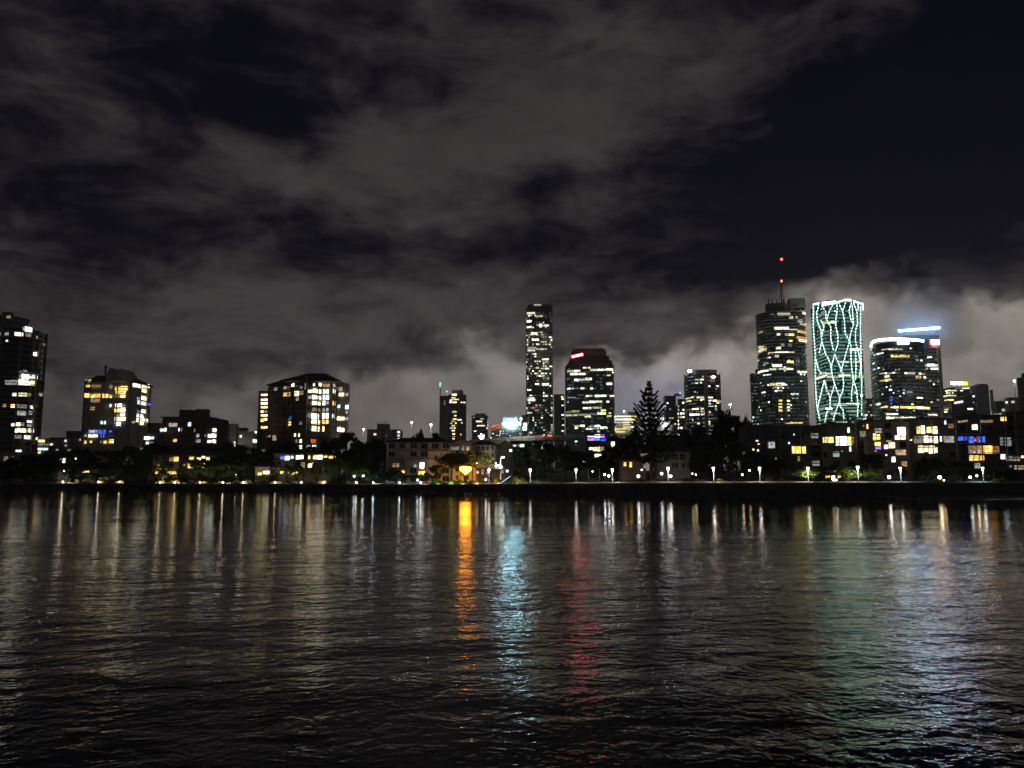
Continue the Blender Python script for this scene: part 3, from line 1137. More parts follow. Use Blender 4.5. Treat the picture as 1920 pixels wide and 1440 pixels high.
W4 = [(1210, 310, 1232, 336, 'dim'), (1240, 312, 1270, 338, 'dimamber'), (1278, 286, 1306, 312, 'white'), (1356, 308, 1378, 328, 'dim'), (1397, 280, 1412, 336, 'dim'),
      (1474, 282, 1490, 306, 'warm'), (1528, 280, 1546, 306, 'warm'), (1560, 286, 1626, 316, 'dimamber'), (1650, 286, 1676, 316, 'dim'),
      (1430, 340, 1466, 368, 'warm'), (1476, 334, 1545, 370, 'white'), (1556, 336, 1616, 374, 'white'), (1648, 338, 1678, 372, 'white'), (1202, 366, 1236, 398, 'amber'),
      (1246, 362, 1270, 400, 'amber'), (1304, 352, 1346, 396, 'warm'), (1358, 350, 1386, 384, 'dim'), (1470, 392, 1545, 430, 'white'), (1556, 388, 1616, 428, 'cool'),
      (1430, 394, 1460, 420, 'dim'), (1470, 446, 1536, 480, 'warm'), (1554, 440, 1586, 478, 'white'), (1590, 440, 1614, 470, 'dim'), (1644, 448, 1676, 482, 'amber'), (1320, 410, 1344, 436, 'dimamber'),
      (1470, 504, 1536, 536, 'dimamber'), (1556, 504, 1612, 536, 'dim'), (1426, 552, 1460, 590, 'dim'), (1464, 556, 1522, 604, 'white'), (1550, 550, 1612, 602, 'white'),
      (1640, 562, 1672, 600, 'cool'), (1464, 614, 1532, 648, 'warm'), (1550, 612, 1612, 646, 'amber'), (1466, 668, 1528, 714, 'warm'), (1558, 670, 1586, 714, 'warm'),
      (1240, 628, 1280, 662, 'amber'), (1350, 628, 1372, 652, 'dim'), (1260, 580, 1280, 606, 'blue'), (1304, 734, 1318, 760, 'warm'), (1340, 734, 1354, 762, 'warm'),
      (1066, 748, 1086, 766, 'amber'), (1108, 748, 1136, 768, 'dimamber'), (1352, 786, 1372, 816, 'warm'), (1316, 788, 1332, 814, 'dim'), (1350, 840, 1372, 870, 'green'), (1458, 786, 1496, 818, 'red'),
      (1416, 838, 1446, 866, 'dim'), (1470, 838, 1502, 862, 'cool'), (1122, 318, 1150, 346, 'dim'), (1352, 350, 1358, 380, 'dim')]
b.lit(W4, near=False, **T2)
for wing, pxa, pxb, rows in (('s', 483, 503, [(1005, y - 9, 1064, y + 9, 'warm') for y in (385, 430, 462, 497, 570, 678)] + [(1003, 527, 1026, 544, 'warm'), (1036, 527, 1060, 544, 'dim'),
                              (1002, 598, 1028, 628, 'yellow'), (1034, 596, 1058, 614, 'warm')]),
                             ('r', 636, 655, [(1704, 316, 1736, 350, 'dimamber'), (1706, 368, 1748, 396, 'warm'), (1694, 474, 1716, 502, 'cool'), (1764, 478, 1792, 512, 'cool'), (1690, 582, 1716, 612, 'warm'),
                              (1720, 584, 1752, 612, 'white'), (1758, 586, 1788, 612, 'dim'), (1690, 678, 1724, 714, 'white'), (1728, 686, 1752, 716, 'warm'), (1766, 370, 1788, 392, 'dim'), (1766, 532, 1786, 552, 'dim'), (1690, 800, 1704, 822, 'cool'), (1712, 800, 1738, 820, 'dim')])):
    dd = 413.8 if wing == 's' else 415.8
    for x0_, y0_, x1_, y1_, mt in rows:
        a, c = W(280 + x0_ / 4.8, 660 + y0_ / 4.8, dd), W(280 + x1_ / 4.8, 660 + y1_ / 4.8, dd)
        b.put(Vector(((a.x + c.x) / 2, dd + .1, (a.z + c.z) / 2)), Vector((0, -1)), c.x - a.x, a.z - c.z, 'win_' + mt)
b.scatter(.02, 3.15, 2.4, ['dim', 'dimamber'], run=1.1, seed=12, cap=110)

# --- houses among the trees on the left bank
b = Bld('riverside_villa', 'two storey villa with orange lit rooms among trees on the left bank', 'house', R4, 288, 396, 853, 352)
b.body('brown_wall')
x0, x1 = W(290, 853, 352).x, W(394, 853, 352).x
hip_roof(b, (x0, x1, 352, 371), b.top, b.top + 2.6, 7)
b.lit([(182, 946, 214, 984, 'dimamber'), (222, 944, 262, 984, 'yellow'), (362, 942, 398, 968, 'amber'), (428, 950, 462, 972, 'warm'), (470, 938, 500, 956, 'warm'), (510, 948, 540, 970, 'yellow'),
       (66, 1014, 110, 1060, 'yellow'), (114, 1012, 162, 1058, 'amber'), (304, 1008, 326, 1038, 'dimamber'), (348, 1004, 392, 1046, 'amber'), (422, 1010, 446, 1040, 'warm'), (458, 1004, 498, 1042, 'amber'),
       (56, 1074, 82, 1100, 'amber'), (102, 1070, 140, 1100, 'amber'), (166, 1074, 196, 1098, 'amber'), (202, 1074, 226, 1098, 'yellow'), (232, 1070, 264, 1098, 'amber')], near=True, **T2)
b.grid(3.0, 3.2, 1.4, 1.4, skip=.3)
b = Bld('bayside_house', 'dark little house with a porch light left of the orange lit villa', 'house', R4, 112, 138, 856, 363)
b.body('dark_wall')
hip_roof(b, (W(113, 856, 363).x, W(137, 856, 363).x, 363, 369), b.top, b.top + 1.2, 3)
b.lit([(900, 318, 940, 336, 'dimamber'), (942, 318, 978, 380, 'warm')], ox=0, oy=820, k=8, near=True)
b = Bld('low_pavilion', 'low dark pavilion with small warm windows on the far left bank', 'house', R4, 144, 182, 880, 359)
b.body('dark_wall')
hip_roof(b, (W(145, 880, 359).x, W(181, 880, 359).x, 359, 366), b.top, b.top + 1.4, 3)
b.lit([(1230, 516, 1262, 544, 'white'), (1272, 506, 1312, 556, 'warm'), (1314, 500, 1338, 524, 'warm'), (880, 440, 944, 466, 'dimamber')], ox=0, oy=820, k=8, near=True)
b = Bld('terrace_restaurant', 'long riverside terrace building with orange and blue lit rooms below the hipped tower', 'building', R4, 516, 640, 852, 330)
b.body('dark_wall')
b.bands(3.2, .3, 1.0, 'grey_wall', name='balcony_slabs')
sub(b, R4, 512, 644, 850, 852.2, 328, 'roof', 'roof_grey')
b.lit([(1180, 934, 1216, 966, 'blue'), (1220, 934, 1262, 974, 'cool'), (1276, 936, 1296, 958, 'white'), (1320, 930, 1350, 966, 'white'), (1353, 928, 1386, 962, 'white'), (1432, 934, 1448, 962, 'amber'),
       (1474, 930, 1512, 964, 'warm'), (1516, 928, 1556, 966, 'white'), (1570, 932, 1602, 950, 'amber'), (1616, 936, 1652, 956, 'amber'), (1364, 992, 1400, 1044, 'dimamber'), (1428, 1004, 1462, 1038, 'warm'),
       (1466, 996, 1508, 1024, 'warm'), (1660, 936, 1680, 952, 'dimamber'), (1180, 1072, 1212, 1094, 'amber'), (1216, 1072, 1256, 1092, 'amber'), (1264, 1072, 1300, 1104, 'amber'),
       (1306, 1070, 1364, 1092, 'amber'), (1200, 1000, 1240, 1030, 'dim')], near=True, **T2)
b.grid(3.2, 3.4, 1.6, 1.6, skip=.4)
b = Bld('garden_house', 'small house with a bright warm gable light left of the riverside terrace building', 'house', R4, 480, 513, 874, 328)
b.body('pale_wall')
hip_roof(b, (W(481, 874, 328).x, W(512, 874, 328).x, 328, 334), b.top, b.top + 1.6, 3)
b.lit([(976, 1082, 1012, 1108, 'yellow'), (1026, 1070, 1078, 1098, 'warm'), (1122, 1072, 1146, 1104, 'warm')], near=True, **T2)

# ================================================================== middle
b = Bld('flat_roofed_block', 'grey flat roofed block with roof plant and three small lit windows', 'building', R4, 688, 755, 805, 620)
b.body('concrete')
sub(b, R4, 707, 732, 795, 805, 626, 'plant_room', 'grey_wall')
for i, xx in enumerate((708, 712, 717, 722, 727)):
    sub(b, R4, xx, xx + 1.2, 790 - (i % 2) * 1.5, 795, 628, 'vent_pipe', 'dark_metal')
b.lit([(540, 762, 566, 782, 'warm'), (542, 796, 564, 816, 'warm'), (544, 832, 562, 846, 'warm'), (312, 786, 336, 802, 'warm'), (430, 800, 442, 810, 'dim'), (516, 838, 536, 850, 'dim')], **T3)
b.grid(3.2, 7, 2.2, 1.6, skip=.3)

b = Bld('grey_tower', 'slim grey tower with scattered amber windows left of the centre', 'tower', rect_shape(1, .9, 0), 840, 874, 740, 900)
b.body('grey_glass')
b.bands(3.4, .5, .3, 'grey_wall')
b.fins(5, .5, .4, 'grey_wall')
sub(b, R4, 847, 869, 731, 740, 906, 'plant_room', 'grey_wall')
b.lit([(1068, 404, 1112, 420, 'warm'), (1062, 436, 1100, 448, 'amber'), (1046, 460, 1066, 474, 'yellow'), (1070, 452, 1136, 464, 'amber'), (1044, 480, 1062, 492, 'warm'), (1070, 478, 1112, 492, 'warm'),
       (1152, 480, 1168, 492, 'warm'), (1176, 482, 1196, 492, 'warm'), (1070, 568, 1112, 586, 'yellow'), (1088, 608, 1110, 620, 'warm'), (1074, 640, 1110, 654, 'amber'), (1118, 648, 1160, 660, 'warm'),
       (1066, 662, 1096, 674, 'amber'), (1050, 682, 1068, 694, 'yellow'), (1100, 680, 1110, 694, 'warm'), (1066, 704, 1094, 720, 'yellow'), (1048, 728, 1064, 738, 'warm'), (1072, 730, 1104, 738, 'warm'),
       (1066, 752, 1094, 764, 'yellow'), (1072, 786, 1096, 796, 'warm'), (1070, 812, 1094, 820, 'amber'), (1072, 832, 1092, 842, 'amber'), (1146, 788, 1160, 804, 'amber'), (1156, 676, 1168, 690, 'warm')], **T3)
b.scatter(.05, 3.4, 3.2, ['dimamber', 'dim', 'warm'], zb=b.top - 50, run=1.2, seed=4, cap=80)

b = Bld('misty_tower', 'pale misty tower half hidden beside the slim grey tower', 'tower', R4, 824, 841, 742, 1050)
b.body('grey_wall')
b.bands(3.4, .6, .3, 'concrete')
sub(b, R4, 824.6, 826.2, 716, 742, 1050, 'mast', 'grey_wall')
b.sign(824.6, 717, 826.8, 723, 'sign_green', D=1049)
b.sign(824.4, 723.5, 826.2, 727, 'win_cool', D=1049)
b.lit([(1012, 374, 1026, 386, 'white'), (1036, 376, 1050, 386, 'white'), (992, 470, 1002, 480, 'dim'), (990, 496, 1000, 504, 'dim')], **T3)

b = Bld('banded_tower', 'short pale banded tower above the white star shaped sign', 'tower', rect_shape(1, .8, 0, .15), 885, 915, 779, 760)
b.body('grey_glass')
b.bands(3.3, 1.3, .5, 'pale_wall')
sub(b, rect_shape(1, .8, 0, .2), 891, 911, 775, 779, 763, 'roof', 'pale_wall')
b.lit([(1300, 664, 1358, 676, 'warm'), (1310, 706, 1332, 716, 'white'), (1340, 706, 1366, 716, 'white'), (1398, 726, 1410, 740, 'amber'), (1360, 706, 1384, 716, 'warm'), (1274, 626, 1284, 636, 'dim'),
       (1340, 640, 1374, 648, 'dim'), (1280, 760, 1300, 768, 'warm')], **T3)

b = Bld('sign_shop', 'low building with a white glowing star shaped sign on its roof', 'building', R4, 876, 925, 827, 640)
b.body('dark_wall')
mb = MB()
c = W(903, 819, 639)
st = []
for i in range(10):
    a = radians(90 + 36 * i + 8)
    r = (2.9 if i % 2 == 0 else 1.35)
    st.append((c.x + r * cos(a) * .95, c.z + r * sin(a)))
n0 = 0
mb.v = [(x, 639, z) for x, z in st] + [(x, 639.5, z) for x, z in st]
mb.f = [tuple(reversed(range(10))), tuple(range(10, 20))] + [(i, (i + 1) % 10, 10 + (i + 1) % 10, 10 + i) for i in range(10)]
b.add(mb, 'sign', 'sign_white')
sub(b, R4, 902, 904, 822, 828, 639.8, 'sign_post', 'dark_metal')
b.lit([(232, 606, 262, 638, 'warm'), (370, 592, 402, 618, 'warm')], ox=900, oy=770, k=12)

b = Bld('signboard_block', 'low office block with a red band sign and a long white glowing sign', 'building', R4, 921, 978, 801, 800)
b.body('grey_wall')
sub(b, rect_shape(1, .6, 0, .1), 941, 972, 783, 801, 806, 'roof_drum', 'concrete')
b.sign(942, 792, 976, 797, 'sign_cyan', D=799)
b.sign(952, 797.2, 966, 801.5, 'sign_cyan', D=799)
for (xa, ya, xb, yb) in ((922, 801, 929, 797.5), (929, 797.5, 941, 796.5), (922, 806.5, 930, 803), (930, 803, 940, 801)):
    a, c = W(xa, ya, 798.8), W(xb, yb, 798.8)
    b.add(MB().bar(a, c, .5, 1.7), 'sign_band', 'win_red')
b.lit([(x - 12, y - 9, x + 12, y + 9, 'warm') for x, y in ((460, 462), (525, 462), (610, 462), (750, 470), (895, 425), (900, 520), (605, 515), (520, 515), (455, 508), (295, 515), (380, 552), (675, 562),
       (615, 606), (440, 560))], ox=900, oy=770, k=12)
b.lit([(540, 130, 572, 142, 'cool'), (796, 150, 812, 166, 'white')], ox=900, oy=770, k=12)
b = Bld('blue_panel_block', 'narrow dark block with a pale blue glowing side panel', 'building', R4, 979, 990, 778, 850)
b.body('dark_wall')
b.sign(981, 793, 988, 799, 'win_cool', name='glowing_panel')
b.sign(980, 800, 987.5, 807, 'win_cool', name='glowing_panel')

# --- tallest slender tower
b = Bld('slender_tower', 'tallest slender dark tower sprinkled with lit windows from top to base', 'tower', rect_shape(1, .9, 0, .22, 5), 987, 1036, 576, 1000, ymid=700)
b.body('black_glass')
b.bands(3.15, .45, .35, 'grey_wall')
b.fins(6.5, .5, .6, 'dark_wall')
sub(b, rect_shape(1, .9, 0, .25, 5), 989, 1035, 570.5, 576, 1002, 'crown', 'dark_wall')
b.sign(1001, 570.5, 1015, 573, 'win_white', D=1001.5, name='crown_light')
b.lit([(180, 96, 240, 110, 'white'), (240, 116, 296, 132, 'white'), (182, 154, 212, 168, 'white'), (182, 196, 214, 208, 'white'), (212, 240, 256, 256, 'white'), (216, 284, 268, 298, 'white'), (184, 344, 250, 356, 'green'),
       (186, 362, 240, 374, 'warm'), (268, 178, 290, 204, 'white'), (300, 186, 336, 196, 'white'), (188, 712, 240, 728, 'white'), (186, 644, 212, 654, 'white'), (240, 602, 268, 612, 'white'),
       (290, 600, 336, 616, 'warm'), (296, 684, 330, 698, 'warm'), (292, 446, 334, 456, 'white'), (290, 426, 336, 436, 'white'), (306, 318, 334, 332, 'dim'), (244, 486, 270, 498, 'warm')], **T4)
b.scatter(.20, 3.15, 2.7, ['white', 'warm', 'green', 'white', 'dim', 'dim', 'warm'], zb=b.z(640), run=1.2, wh=(.8, .55), seed=21, cap=250)
b.scatter(.13, 3.15, 2.7, ['white', 'warm', 'dim', 'white'], za=b.z(655), zb=b.z(590), run=1.4, wh=(.8, .55), seed=22, cap=295)
b.lit([(240, 750, 258, 768, 'red')], **T4)
b.faint(.30, 3.15, 2.7, seed=9)

b = Bld('pale_slab_tower', 'thin pale slab tower between the slender tower and the red signed tower', 'tower', R4, 1039, 1058, 739, 960)
b.body('concrete')
b.fins(4, .7, .4, 'pale_wall')
sub(b, R4, 1050.5, 1058.5, 741, 815, 958.5, 'glass_bay', 'black_glass')
b.bands(3.4, .5, .15, 'grey_wall')
for y_, m_ in ((744, 'warm'), (748, 'yellow'), (760, 'white'), (778, 'warm'), (785, 'dim'), (797, 'warm'), (808, 'warm')):
    a = W(1054 + (y_ % 3), y_, 958)
    b.put(Vector((a.x, 958.4, a.z)), Vector((0, -1)), 2.6, 1.6, 'win_' + m_)

# --- tower with the red sign
b = Bld('red_signed_tower', 'broad dark glass office tower with a small glowing red sign on its stepped top', 'tower', rect_shape(1, .75, 0, .12, 2), 1060, 1152, 682, 900)
b.body('green_glass')
b.bands(3.8, .9, .25, 'dark_wall')
b.fins(7.6, .45, .5, 'dark_wall')
sub(b, rect_shape(1, .75, 0, .12, 2), 1063.5, 1148, 675, 682, 903, 'setback', 'black_glass')
sub(b, rect_shape(1, .75, 0, .12, 2), 1067, 1143, 667, 675, 906, 'setback', 'black_glass')
sub(b, rect_shape(1, .75, 0, .12, 2), 1070, 1137, 657, 667, 908, 'setback', 'dark_wall')
sub(b, rect_shape(1, .75, 0, .12, 2), 1072, 1134, 653, 657, 910, 'roof', 'dark_wall')
mb = MB()
a, c = W(1072, 669, 901), W(1093, 664.5, 901)
mb.bar(a, c, .8, 2.6)
b.add(mb, 'sign', 'sign_red')
mb = MB()
mb.bar((a.x + .6, a.y - .5, a.z), (c.x - .6, c.y - .5, c.z), .3, 1.5)
b.add(mb, 'sign_letters', 'sign_pink')
b.add(MB().bar((a.x - .6, a.y + .75, a.z), (c.x + .6, c.y + .75, c.z), .25, 3.6), 'sign_backing', 'dark_metal')  # unseen plate added to keep the red glow off the setbacks
b.lit([(470, 508, 515, 526, 'white'), (519, 506, 560, 524, 'white'), (490, 530, 542, 543, 'warm'), (546, 528, 600, 542, 'white'), (580, 486, 606, 496, 'warm'), (616, 486, 632, 496, 'warm'), (632, 498, 676, 514, 'white'),
       (680, 496, 722, 512, 'white'), (726, 496, 758, 510, 'green'), (762, 496, 792, 510, 'warm'), (750, 540, 776, 549, 'green'), (520, 570, 552, 585, 'white'), (554, 566, 594, 582, 'white'), (598, 562, 646, 579, 'green'),
       (750, 598, 786, 612, 'green'), (562, 630, 590, 644, 'warm'), (534, 632, 548, 642, 'dim'), (470, 698, 526, 707, 'dim'), (600, 686, 622, 698, 'warm'), (626, 684, 650, 696, 'white'), (664, 684, 702, 698, 'green'),
       (706, 684, 746, 697, 'white'), (770, 684, 800, 696, 'warm'), (575, 730, 620, 745, 'white'), (624, 726, 668, 741, 'white'), (672, 724, 716, 738, 'green'), (580, 772, 640, 784, 'green'), (644, 768, 712, 782, 'white'),
       (458, 800, 500, 812, 'dim'), (504, 794, 556, 808, 'yellow'), (708, 788, 746, 802, 'yellow'), (458, 822, 540, 834, 'green'), (544, 818, 620, 832, 'dim'), (624, 814, 680, 826, 'dim'), (684, 810, 742, 822, 'green'),
       (750, 828, 782, 840, 'yellow'), (764, 808, 780, 818, 'warm'), (520, 900, 556, 914, 'yellow'), (560, 896, 592, 910, 'green'), (620, 902, 660, 912, 'dim'), (664, 898, 702, 910, 'cool'), (598, 916, 648, 930, 'green'),
       (652, 914, 700, 928, 'white'), (704, 910, 752, 925, 'green'), (592, 834, 612, 844, 'warm'), (616, 832, 636, 842, 'warm')], **T4)
b.scatter(.018, 3.8, 3.6, ['dim', 'cool', 'white'], run=1.1, seed=33, cap=110)
b.faint(.30, 3.8, 3.6, seed=3)

b = Bld('car_park', 'brightly lit open car park floors beside the tall pine', 'building', R4, 1152, 1197, 778, 560)
b.body('grey_wall')
b.bands(3.0, .8, .6, 'pale_wall', name='deck_edges')
sub(b, R4, 1178, 1198, 772, 778, 564, 'stair_head', 'grey_wall')
TC = dict(ox=1080, oy=760, k=10.28)
b.lit([(742, 202, 900, 236, 'white'), (905, 200, 1058, 236, 'warm'), (1066, 202, 1188, 236, 'warm'), (742, 254, 900, 290, 'white'), (905, 254, 1062, 290, 'white'), (1068, 256, 1184, 290, 'yellow'), (742, 304, 900, 342, 'white'),
       (905, 300, 1062, 340, 'white'), (1068, 310, 1180, 336, 'warm'), (905, 358, 1040, 384, 'yellow'), (748, 402, 790, 430, 'warm'), (905, 402, 1060, 440, 'warm'), (1070, 402, 1110, 430, 'warm'), (752, 448, 830, 490, 'yellow'),
       (834, 446, 965, 488, 'yellow'), (970, 452, 1058, 488, 'yellow'), (760, 500, 950, 524, 'yellow'), (976, 500, 1000, 520, 'dim')], **TC)

b = Bld('corner_restaurant', 'corner restaurant with violet and blue lit upper floor and amber lower windows', 'building', R4, 1098, 1136, 812, 300)
b.body('dark_wall')
b.bands(3.2, .4, .5, 'grey_wall')
b.lit([(120, 582, 176, 640, 'amber'), (216, 572, 350, 612, 'warm'), (356, 560, 462, 620, 'white'), (470, 562, 552, 618, 'purple'), (220, 630, 340, 680, 'purple'), (345, 626, 455, 676, 'blue'), (470, 636, 570, 690, 'blue'),
       (250, 806, 320, 858, 'warm'), (325, 806, 410, 880, 'warm'), (414, 800, 462, 890, 'amber'), (470, 800, 540, 880, 'dimamber'), (362, 936, 440, 1000, 'warm'), (448, 940, 484, 970, 'warm')], near=True, **TC)
b.grid(3.2, 3, 1.3, 1.4, skip=.3)

# --- tower with white disc signs
b = Bld('disc_signed_tower', 'rounded office tower with a pale vertical spine and two white disc signs', 'tower', rect_shape(1, .8, 0, .3, 5), 1284, 1352, 702, 800)
b.body('black_glass')
b.bands(3.8, 1.0, .25, 'grey_wall')
sub(b, rect_shape(1, .8, 0, .2, 4), 1291, 1344, 693, 702, 803, 'plant_room', 'dark_wall')
sub(b, rect_shape(1, .3), 1327, 1344, 694, 697.5, 800, 'roof_canopy', 'brown_wall')
sub(b, rect_shape(1, .5), 1320, 1327.5, 692.5, 812, 798.8, 'spine', 'pale_wall')
sub(b, rect_shape(1, .5), 1283.5, 1286, 702, 812, 806, 'corner_pier', 'brown_wall')
sub(b, rect_shape(1, .5), 1349.5, 1352.5, 701, 812, 806, 'corner_pier', 'brown_wall')
for cx_, cy_, m_ in ((1293.5, 695.8, 'sign_white'), (1337.8, 706.8, 'sign_pink')):
    c = W(cx_, cy_, 797.5)
    mb = MB()
    k = 14
    mb.v = [(c.x + 1.9 * cos(2 * pi * i / k), yy, c.z + 1.5 * sin(2 * pi * i / k)) for yy in (797.3, 797.9) for i in range(k)]
    mb.f = [tuple(reversed(range(k))), tuple(range(k, 2 * k))] + [(i, (i + 1) % k, k + (i + 1) % k, k + i) for i in range(k)]
    b.add(mb, 'sign_disc', m_)
    b.add(MB().box(c.x - .5, c.x + .5, 797.9, 803, c.z - .3, c.z + .3), 'sign_bracket', 'dark_metal')
b.lit([(395, 366, 490, 400, 'green'), (512, 364, 600, 396, 'green'), (405, 445, 465, 475, 'green'), (512, 436, 552, 466, 'white'), (320, 450, 400, 474, 'dim'), (245, 390, 310, 405, 'dim'), (305, 308, 350, 328, 'dim'),
       (560, 300, 590, 326, 'cool'), (698, 514, 742, 544, 'white'), (875, 514, 930, 540, 'white'), (864, 580, 888, 604, 'white'), (382, 646, 412, 670, 'white'), (190, 800, 226, 826, 'warm'), (232, 784, 290, 812, 'warm'),
       (315, 762, 368, 792, 'white'), (436, 766, 500, 796, 'warm'), (516, 762, 602, 790, 'warm'), (698, 768, 795, 800, 'white'), (190, 858, 250, 888, 'warm'), (254, 846, 314, 876, 'yellow'), (518, 814, 630, 856, 'warm'),
       (700, 838, 760, 866, 'white'), (800, 838, 890, 872, 'warm'), (894, 850, 980, 886, 'white'), (880, 896, 940, 916, 'yellow'), (708, 906, 752, 934, 'white'), (848, 960, 880, 1000, 'green'), (700, 970, 810, 990, 'dim'),
       (225, 1052, 310, 1070, 'dim'), (330, 1028, 482, 1058, 'warm'), (530, 1020, 590, 1050, 'warm'), (410, 1096, 490, 1112, 'dim'), (528, 1074, 622, 1116, 'warm'), (708, 1102, 752, 1124, 'warm'), (282, 1152, 340, 1190, 'white'),
       (344, 1148, 500, 1186, 'white'), (528, 1154, 600, 1184, 'warm'), (604, 1130, 656, 1180, 'yellow'), (698, 1156, 730, 1190, 'white'), (270, 1108, 306, 1130, 'dim'), (336, 1278, 360, 1302, 'white'),
       (452, 1350, 500, 1380, 'warm'), (566, 1340, 606, 1368, 'dim'), (704, 1316, 736, 1338, 'warm'), (706, 1362, 736, 1390, 'warm'), (850, 1034, 886, 1056, 'cool')], **T8)
b.faint(.4, 3.8, 2.8, seed=10)

b = Bld('bright_sliver_building', 'narrow bright green white lit building left of the disc signed tower', 'building', R4, 1271, 1284, 748, 830)
b.body('green_glass')
b.bands(3.8, 1.0, .2, 'grey_wall')
b.scatter(.5, 3.8, 2.3, ['green', 'white', 'warm', 'cool'], run=2, seed=5, cap=60)
b = Bld('hazy_blue_tower', 'faint bluish tower in mist with a blue beacon on its mast', 'tower', R4, 1245, 1268, 742, 1000)
b.body('blue_glass')
b.bands(3.8, 1.1, .2, 'grey_wall')
sub(b, R4, 1268, 1272, 760, 812, 1000, 'pale_pier', 'pale_wall')
sub(b, R4, 1264, 1276.5, 738, 742, 1001, 'roof_frame', 'grey_wall')
c = W(1275, 736.6, 999)
b.add(MB().ball(c, 1.0), 'beacon', 'beacon_blue')
b.scatter(.10, 3.8, 3.0, ['cool', 'white', 'dim'], zb=b.z(752), run=1.1, seed=9, cap=50)
b = Bld('floodlit_yard', 'low building with dazzling white floodlight right of the tall pine', 'building', R4, 1225, 1262, 790, 620)
b.body('grey_wall')
b.bands(3.0, .6, .4, 'concrete')
b.lit([(1238, 782, 1244, 787, 'cool'), (1228, 786, 1234, 790, 'green')])
c = W(1247, 797.5, 618.5)
b.add(MB().ball(c, 1.1, 8, 5, .8), 'floodlight', 'lamp_far')
b.lit([(1236, 792, 1241, 796, 'warm'), (1252, 792, 1256, 796, 'cool'), (1204, 780, 1208, 784, 'cool'), (1228, 779, 1231, 783, 'cool'), (1256, 800, 1260, 804, 'dim')])

# ================================================================== right: high-rise centre
b = Bld('antenna_tower', 'tall curved tower with balconies above, offices below and a red lit antenna', 'tower', oval_shape(1, .75, 30, 2.8), 1421, 1512.5, 584, 880, ymid=680)
zoff = b.z(668)
b.body('black_glass', zoff - 2, name='office_wall')
b.add(MB().prism(grow(b.pts, -.8), zoff - 2.2, b.top), 'residential_wall', 'black_glass')
b.bands(3.9, 1.5, .35, 'grey_wall', zb=zoff - 3, name='floor_bands')
b.bands(3.3, .5, 1.1, 'pale_wall', za=zoff + 12, zb=b.top + .2, name='balcony_slabs')
b.fins(3.6, .35, .4, 'grey_wall', zb=b.z(706))
b.bands(50, 1.6, .8, 'concrete', za=zoff + 4, zb=zoff + 5, name='transfer_ring')
sub(b, oval_shape(1, .7, 20, 3), 1435, 1478, 568, 584, 890, 'plant_screen', 'dark_wall')
for xx in (1440, 1447, 1455, 1468):
    sub(b, R4, xx, xx + 2.2, 561, 584, 886, 'screen_post', 'dark_metal')
sub(b, rect_shape(1, .6), 1476, 1510, 559, 584, 892, 'roof_block', 'pale_wall')
sub(b, rect_shape(1, .2), 1485, 1496, 571, 573, 891.2, 'louvre', 'black_glass')
sub(b, rect_shape(1, .2), 1488, 1508, 577, 581, 891.2, 'louvre', 'black_glass')
ant = MB()
c = W(1465.5, 560, 892)
zt = W(1465.5, 484, 892).z
zm = W(1465.5, 535, 892).z
ant.tube([(c.x - 3.5, 892, c.z - 6), (c.x - .4, 892, zm)], .35).tube([(c.x + 3.5, 892, c.z - 6), (c.x + .4, 892, zm)], .35).tube([(c.x, 894, c.z - 8), (c.x, 892, zm)], .35)
ant.tube([(c.x, 892, c.z - 6), (c.x, 892, zm), (c.x, 892, zt)], [.75, .55, .25], 8)
ant = b.add(ant, 'antenna', 'dark_metal')
for y_ in (486, 527):
    q = W(1465.5, y_, 891)
    b.add(MB().ball(q, 1.35, 10, 6, .8), 'beacon', 'beacon_red', ant)
b.lit([(270, 486, 290, 498, 'dim'), (322, 480, 416, 498, 'white'), (516, 474, 534, 488, 'warm'), (412, 506, 440, 524, 'warm'), (462, 506, 474, 522, 'warm'), (478, 530, 512, 552, 'dim'), (496, 558, 540, 574, 'warm'),
       (300, 590, 404, 607, 'warm'), (410, 600, 472, 613, 'white'), (478, 618, 538, 636, 'amber'), (178, 622, 200, 636, 'dim'), (316, 640, 340, 652, 'warm'), (378, 640, 402, 654, 'amber'), (408, 640, 446, 656, 'yellow'),
       (472, 664, 546, 684, 'amber'), (412, 686, 434, 702, 'yellow'), (488, 686, 544, 704, 'warm'), (172, 738, 192, 790, 'warm'), (196, 736, 214, 780, 'warm'), (218, 738, 236, 776, 'dimamber'), (310, 742, 346, 760, 'warm'),
       (350, 716, 372, 740, 'dim'), (400, 716, 430, 744, 'dim'), (250, 784, 300, 800, 'warm'), (304, 780, 352, 798, 'warm'), (356, 780, 404, 796, 'white'), (408, 780, 450, 796, 'warm'), (300, 806, 330, 822, 'warm'),
       (394, 850, 442, 866, 'yellow'), (284, 878, 352, 896, 'white'), (216, 862, 250, 876, 'dim'), (256, 908, 310, 922, 'green'), (330, 906, 376, 918, 'white'), (386, 906, 440, 920, 'green'), (478, 928, 540, 944, 'white'),
       (170, 930, 196, 944, 'green'), (200, 920, 250, 934, 'cool'), (262, 1022, 312, 1042, 'yellow'), (314, 1020, 372, 1040, 'green'), (300, 1048, 356, 1058, 'green'), (378, 1028, 396, 1040, 'green'), (300, 1076, 330, 1088, 'white'),
       (334, 1076, 356, 1088, 'warm'), (424, 1100, 480, 1112, 'cool')] +
      [(330, y, 356, y + 14, 'yellow') for y in (1150, 1176, 1200, 1226)] + [(393, y, 414, y + 13, 'warm') for y in (1152, 1178, 1202, 1226)] + [(384, 1326, 440, 1336, 'amber'), (444, 1324, 510, 1334, 'amber')], **T6)
b.scatter(.10, 3.9, 2.6, ['white', 'green', 'dim', 'cool', 'warm', 'dim'], zb=b.z(660), run=1.3, wh=(.7, .38), seed=41, cap=285)
b.faint(.55, 3.9, 2.6, seed=4)
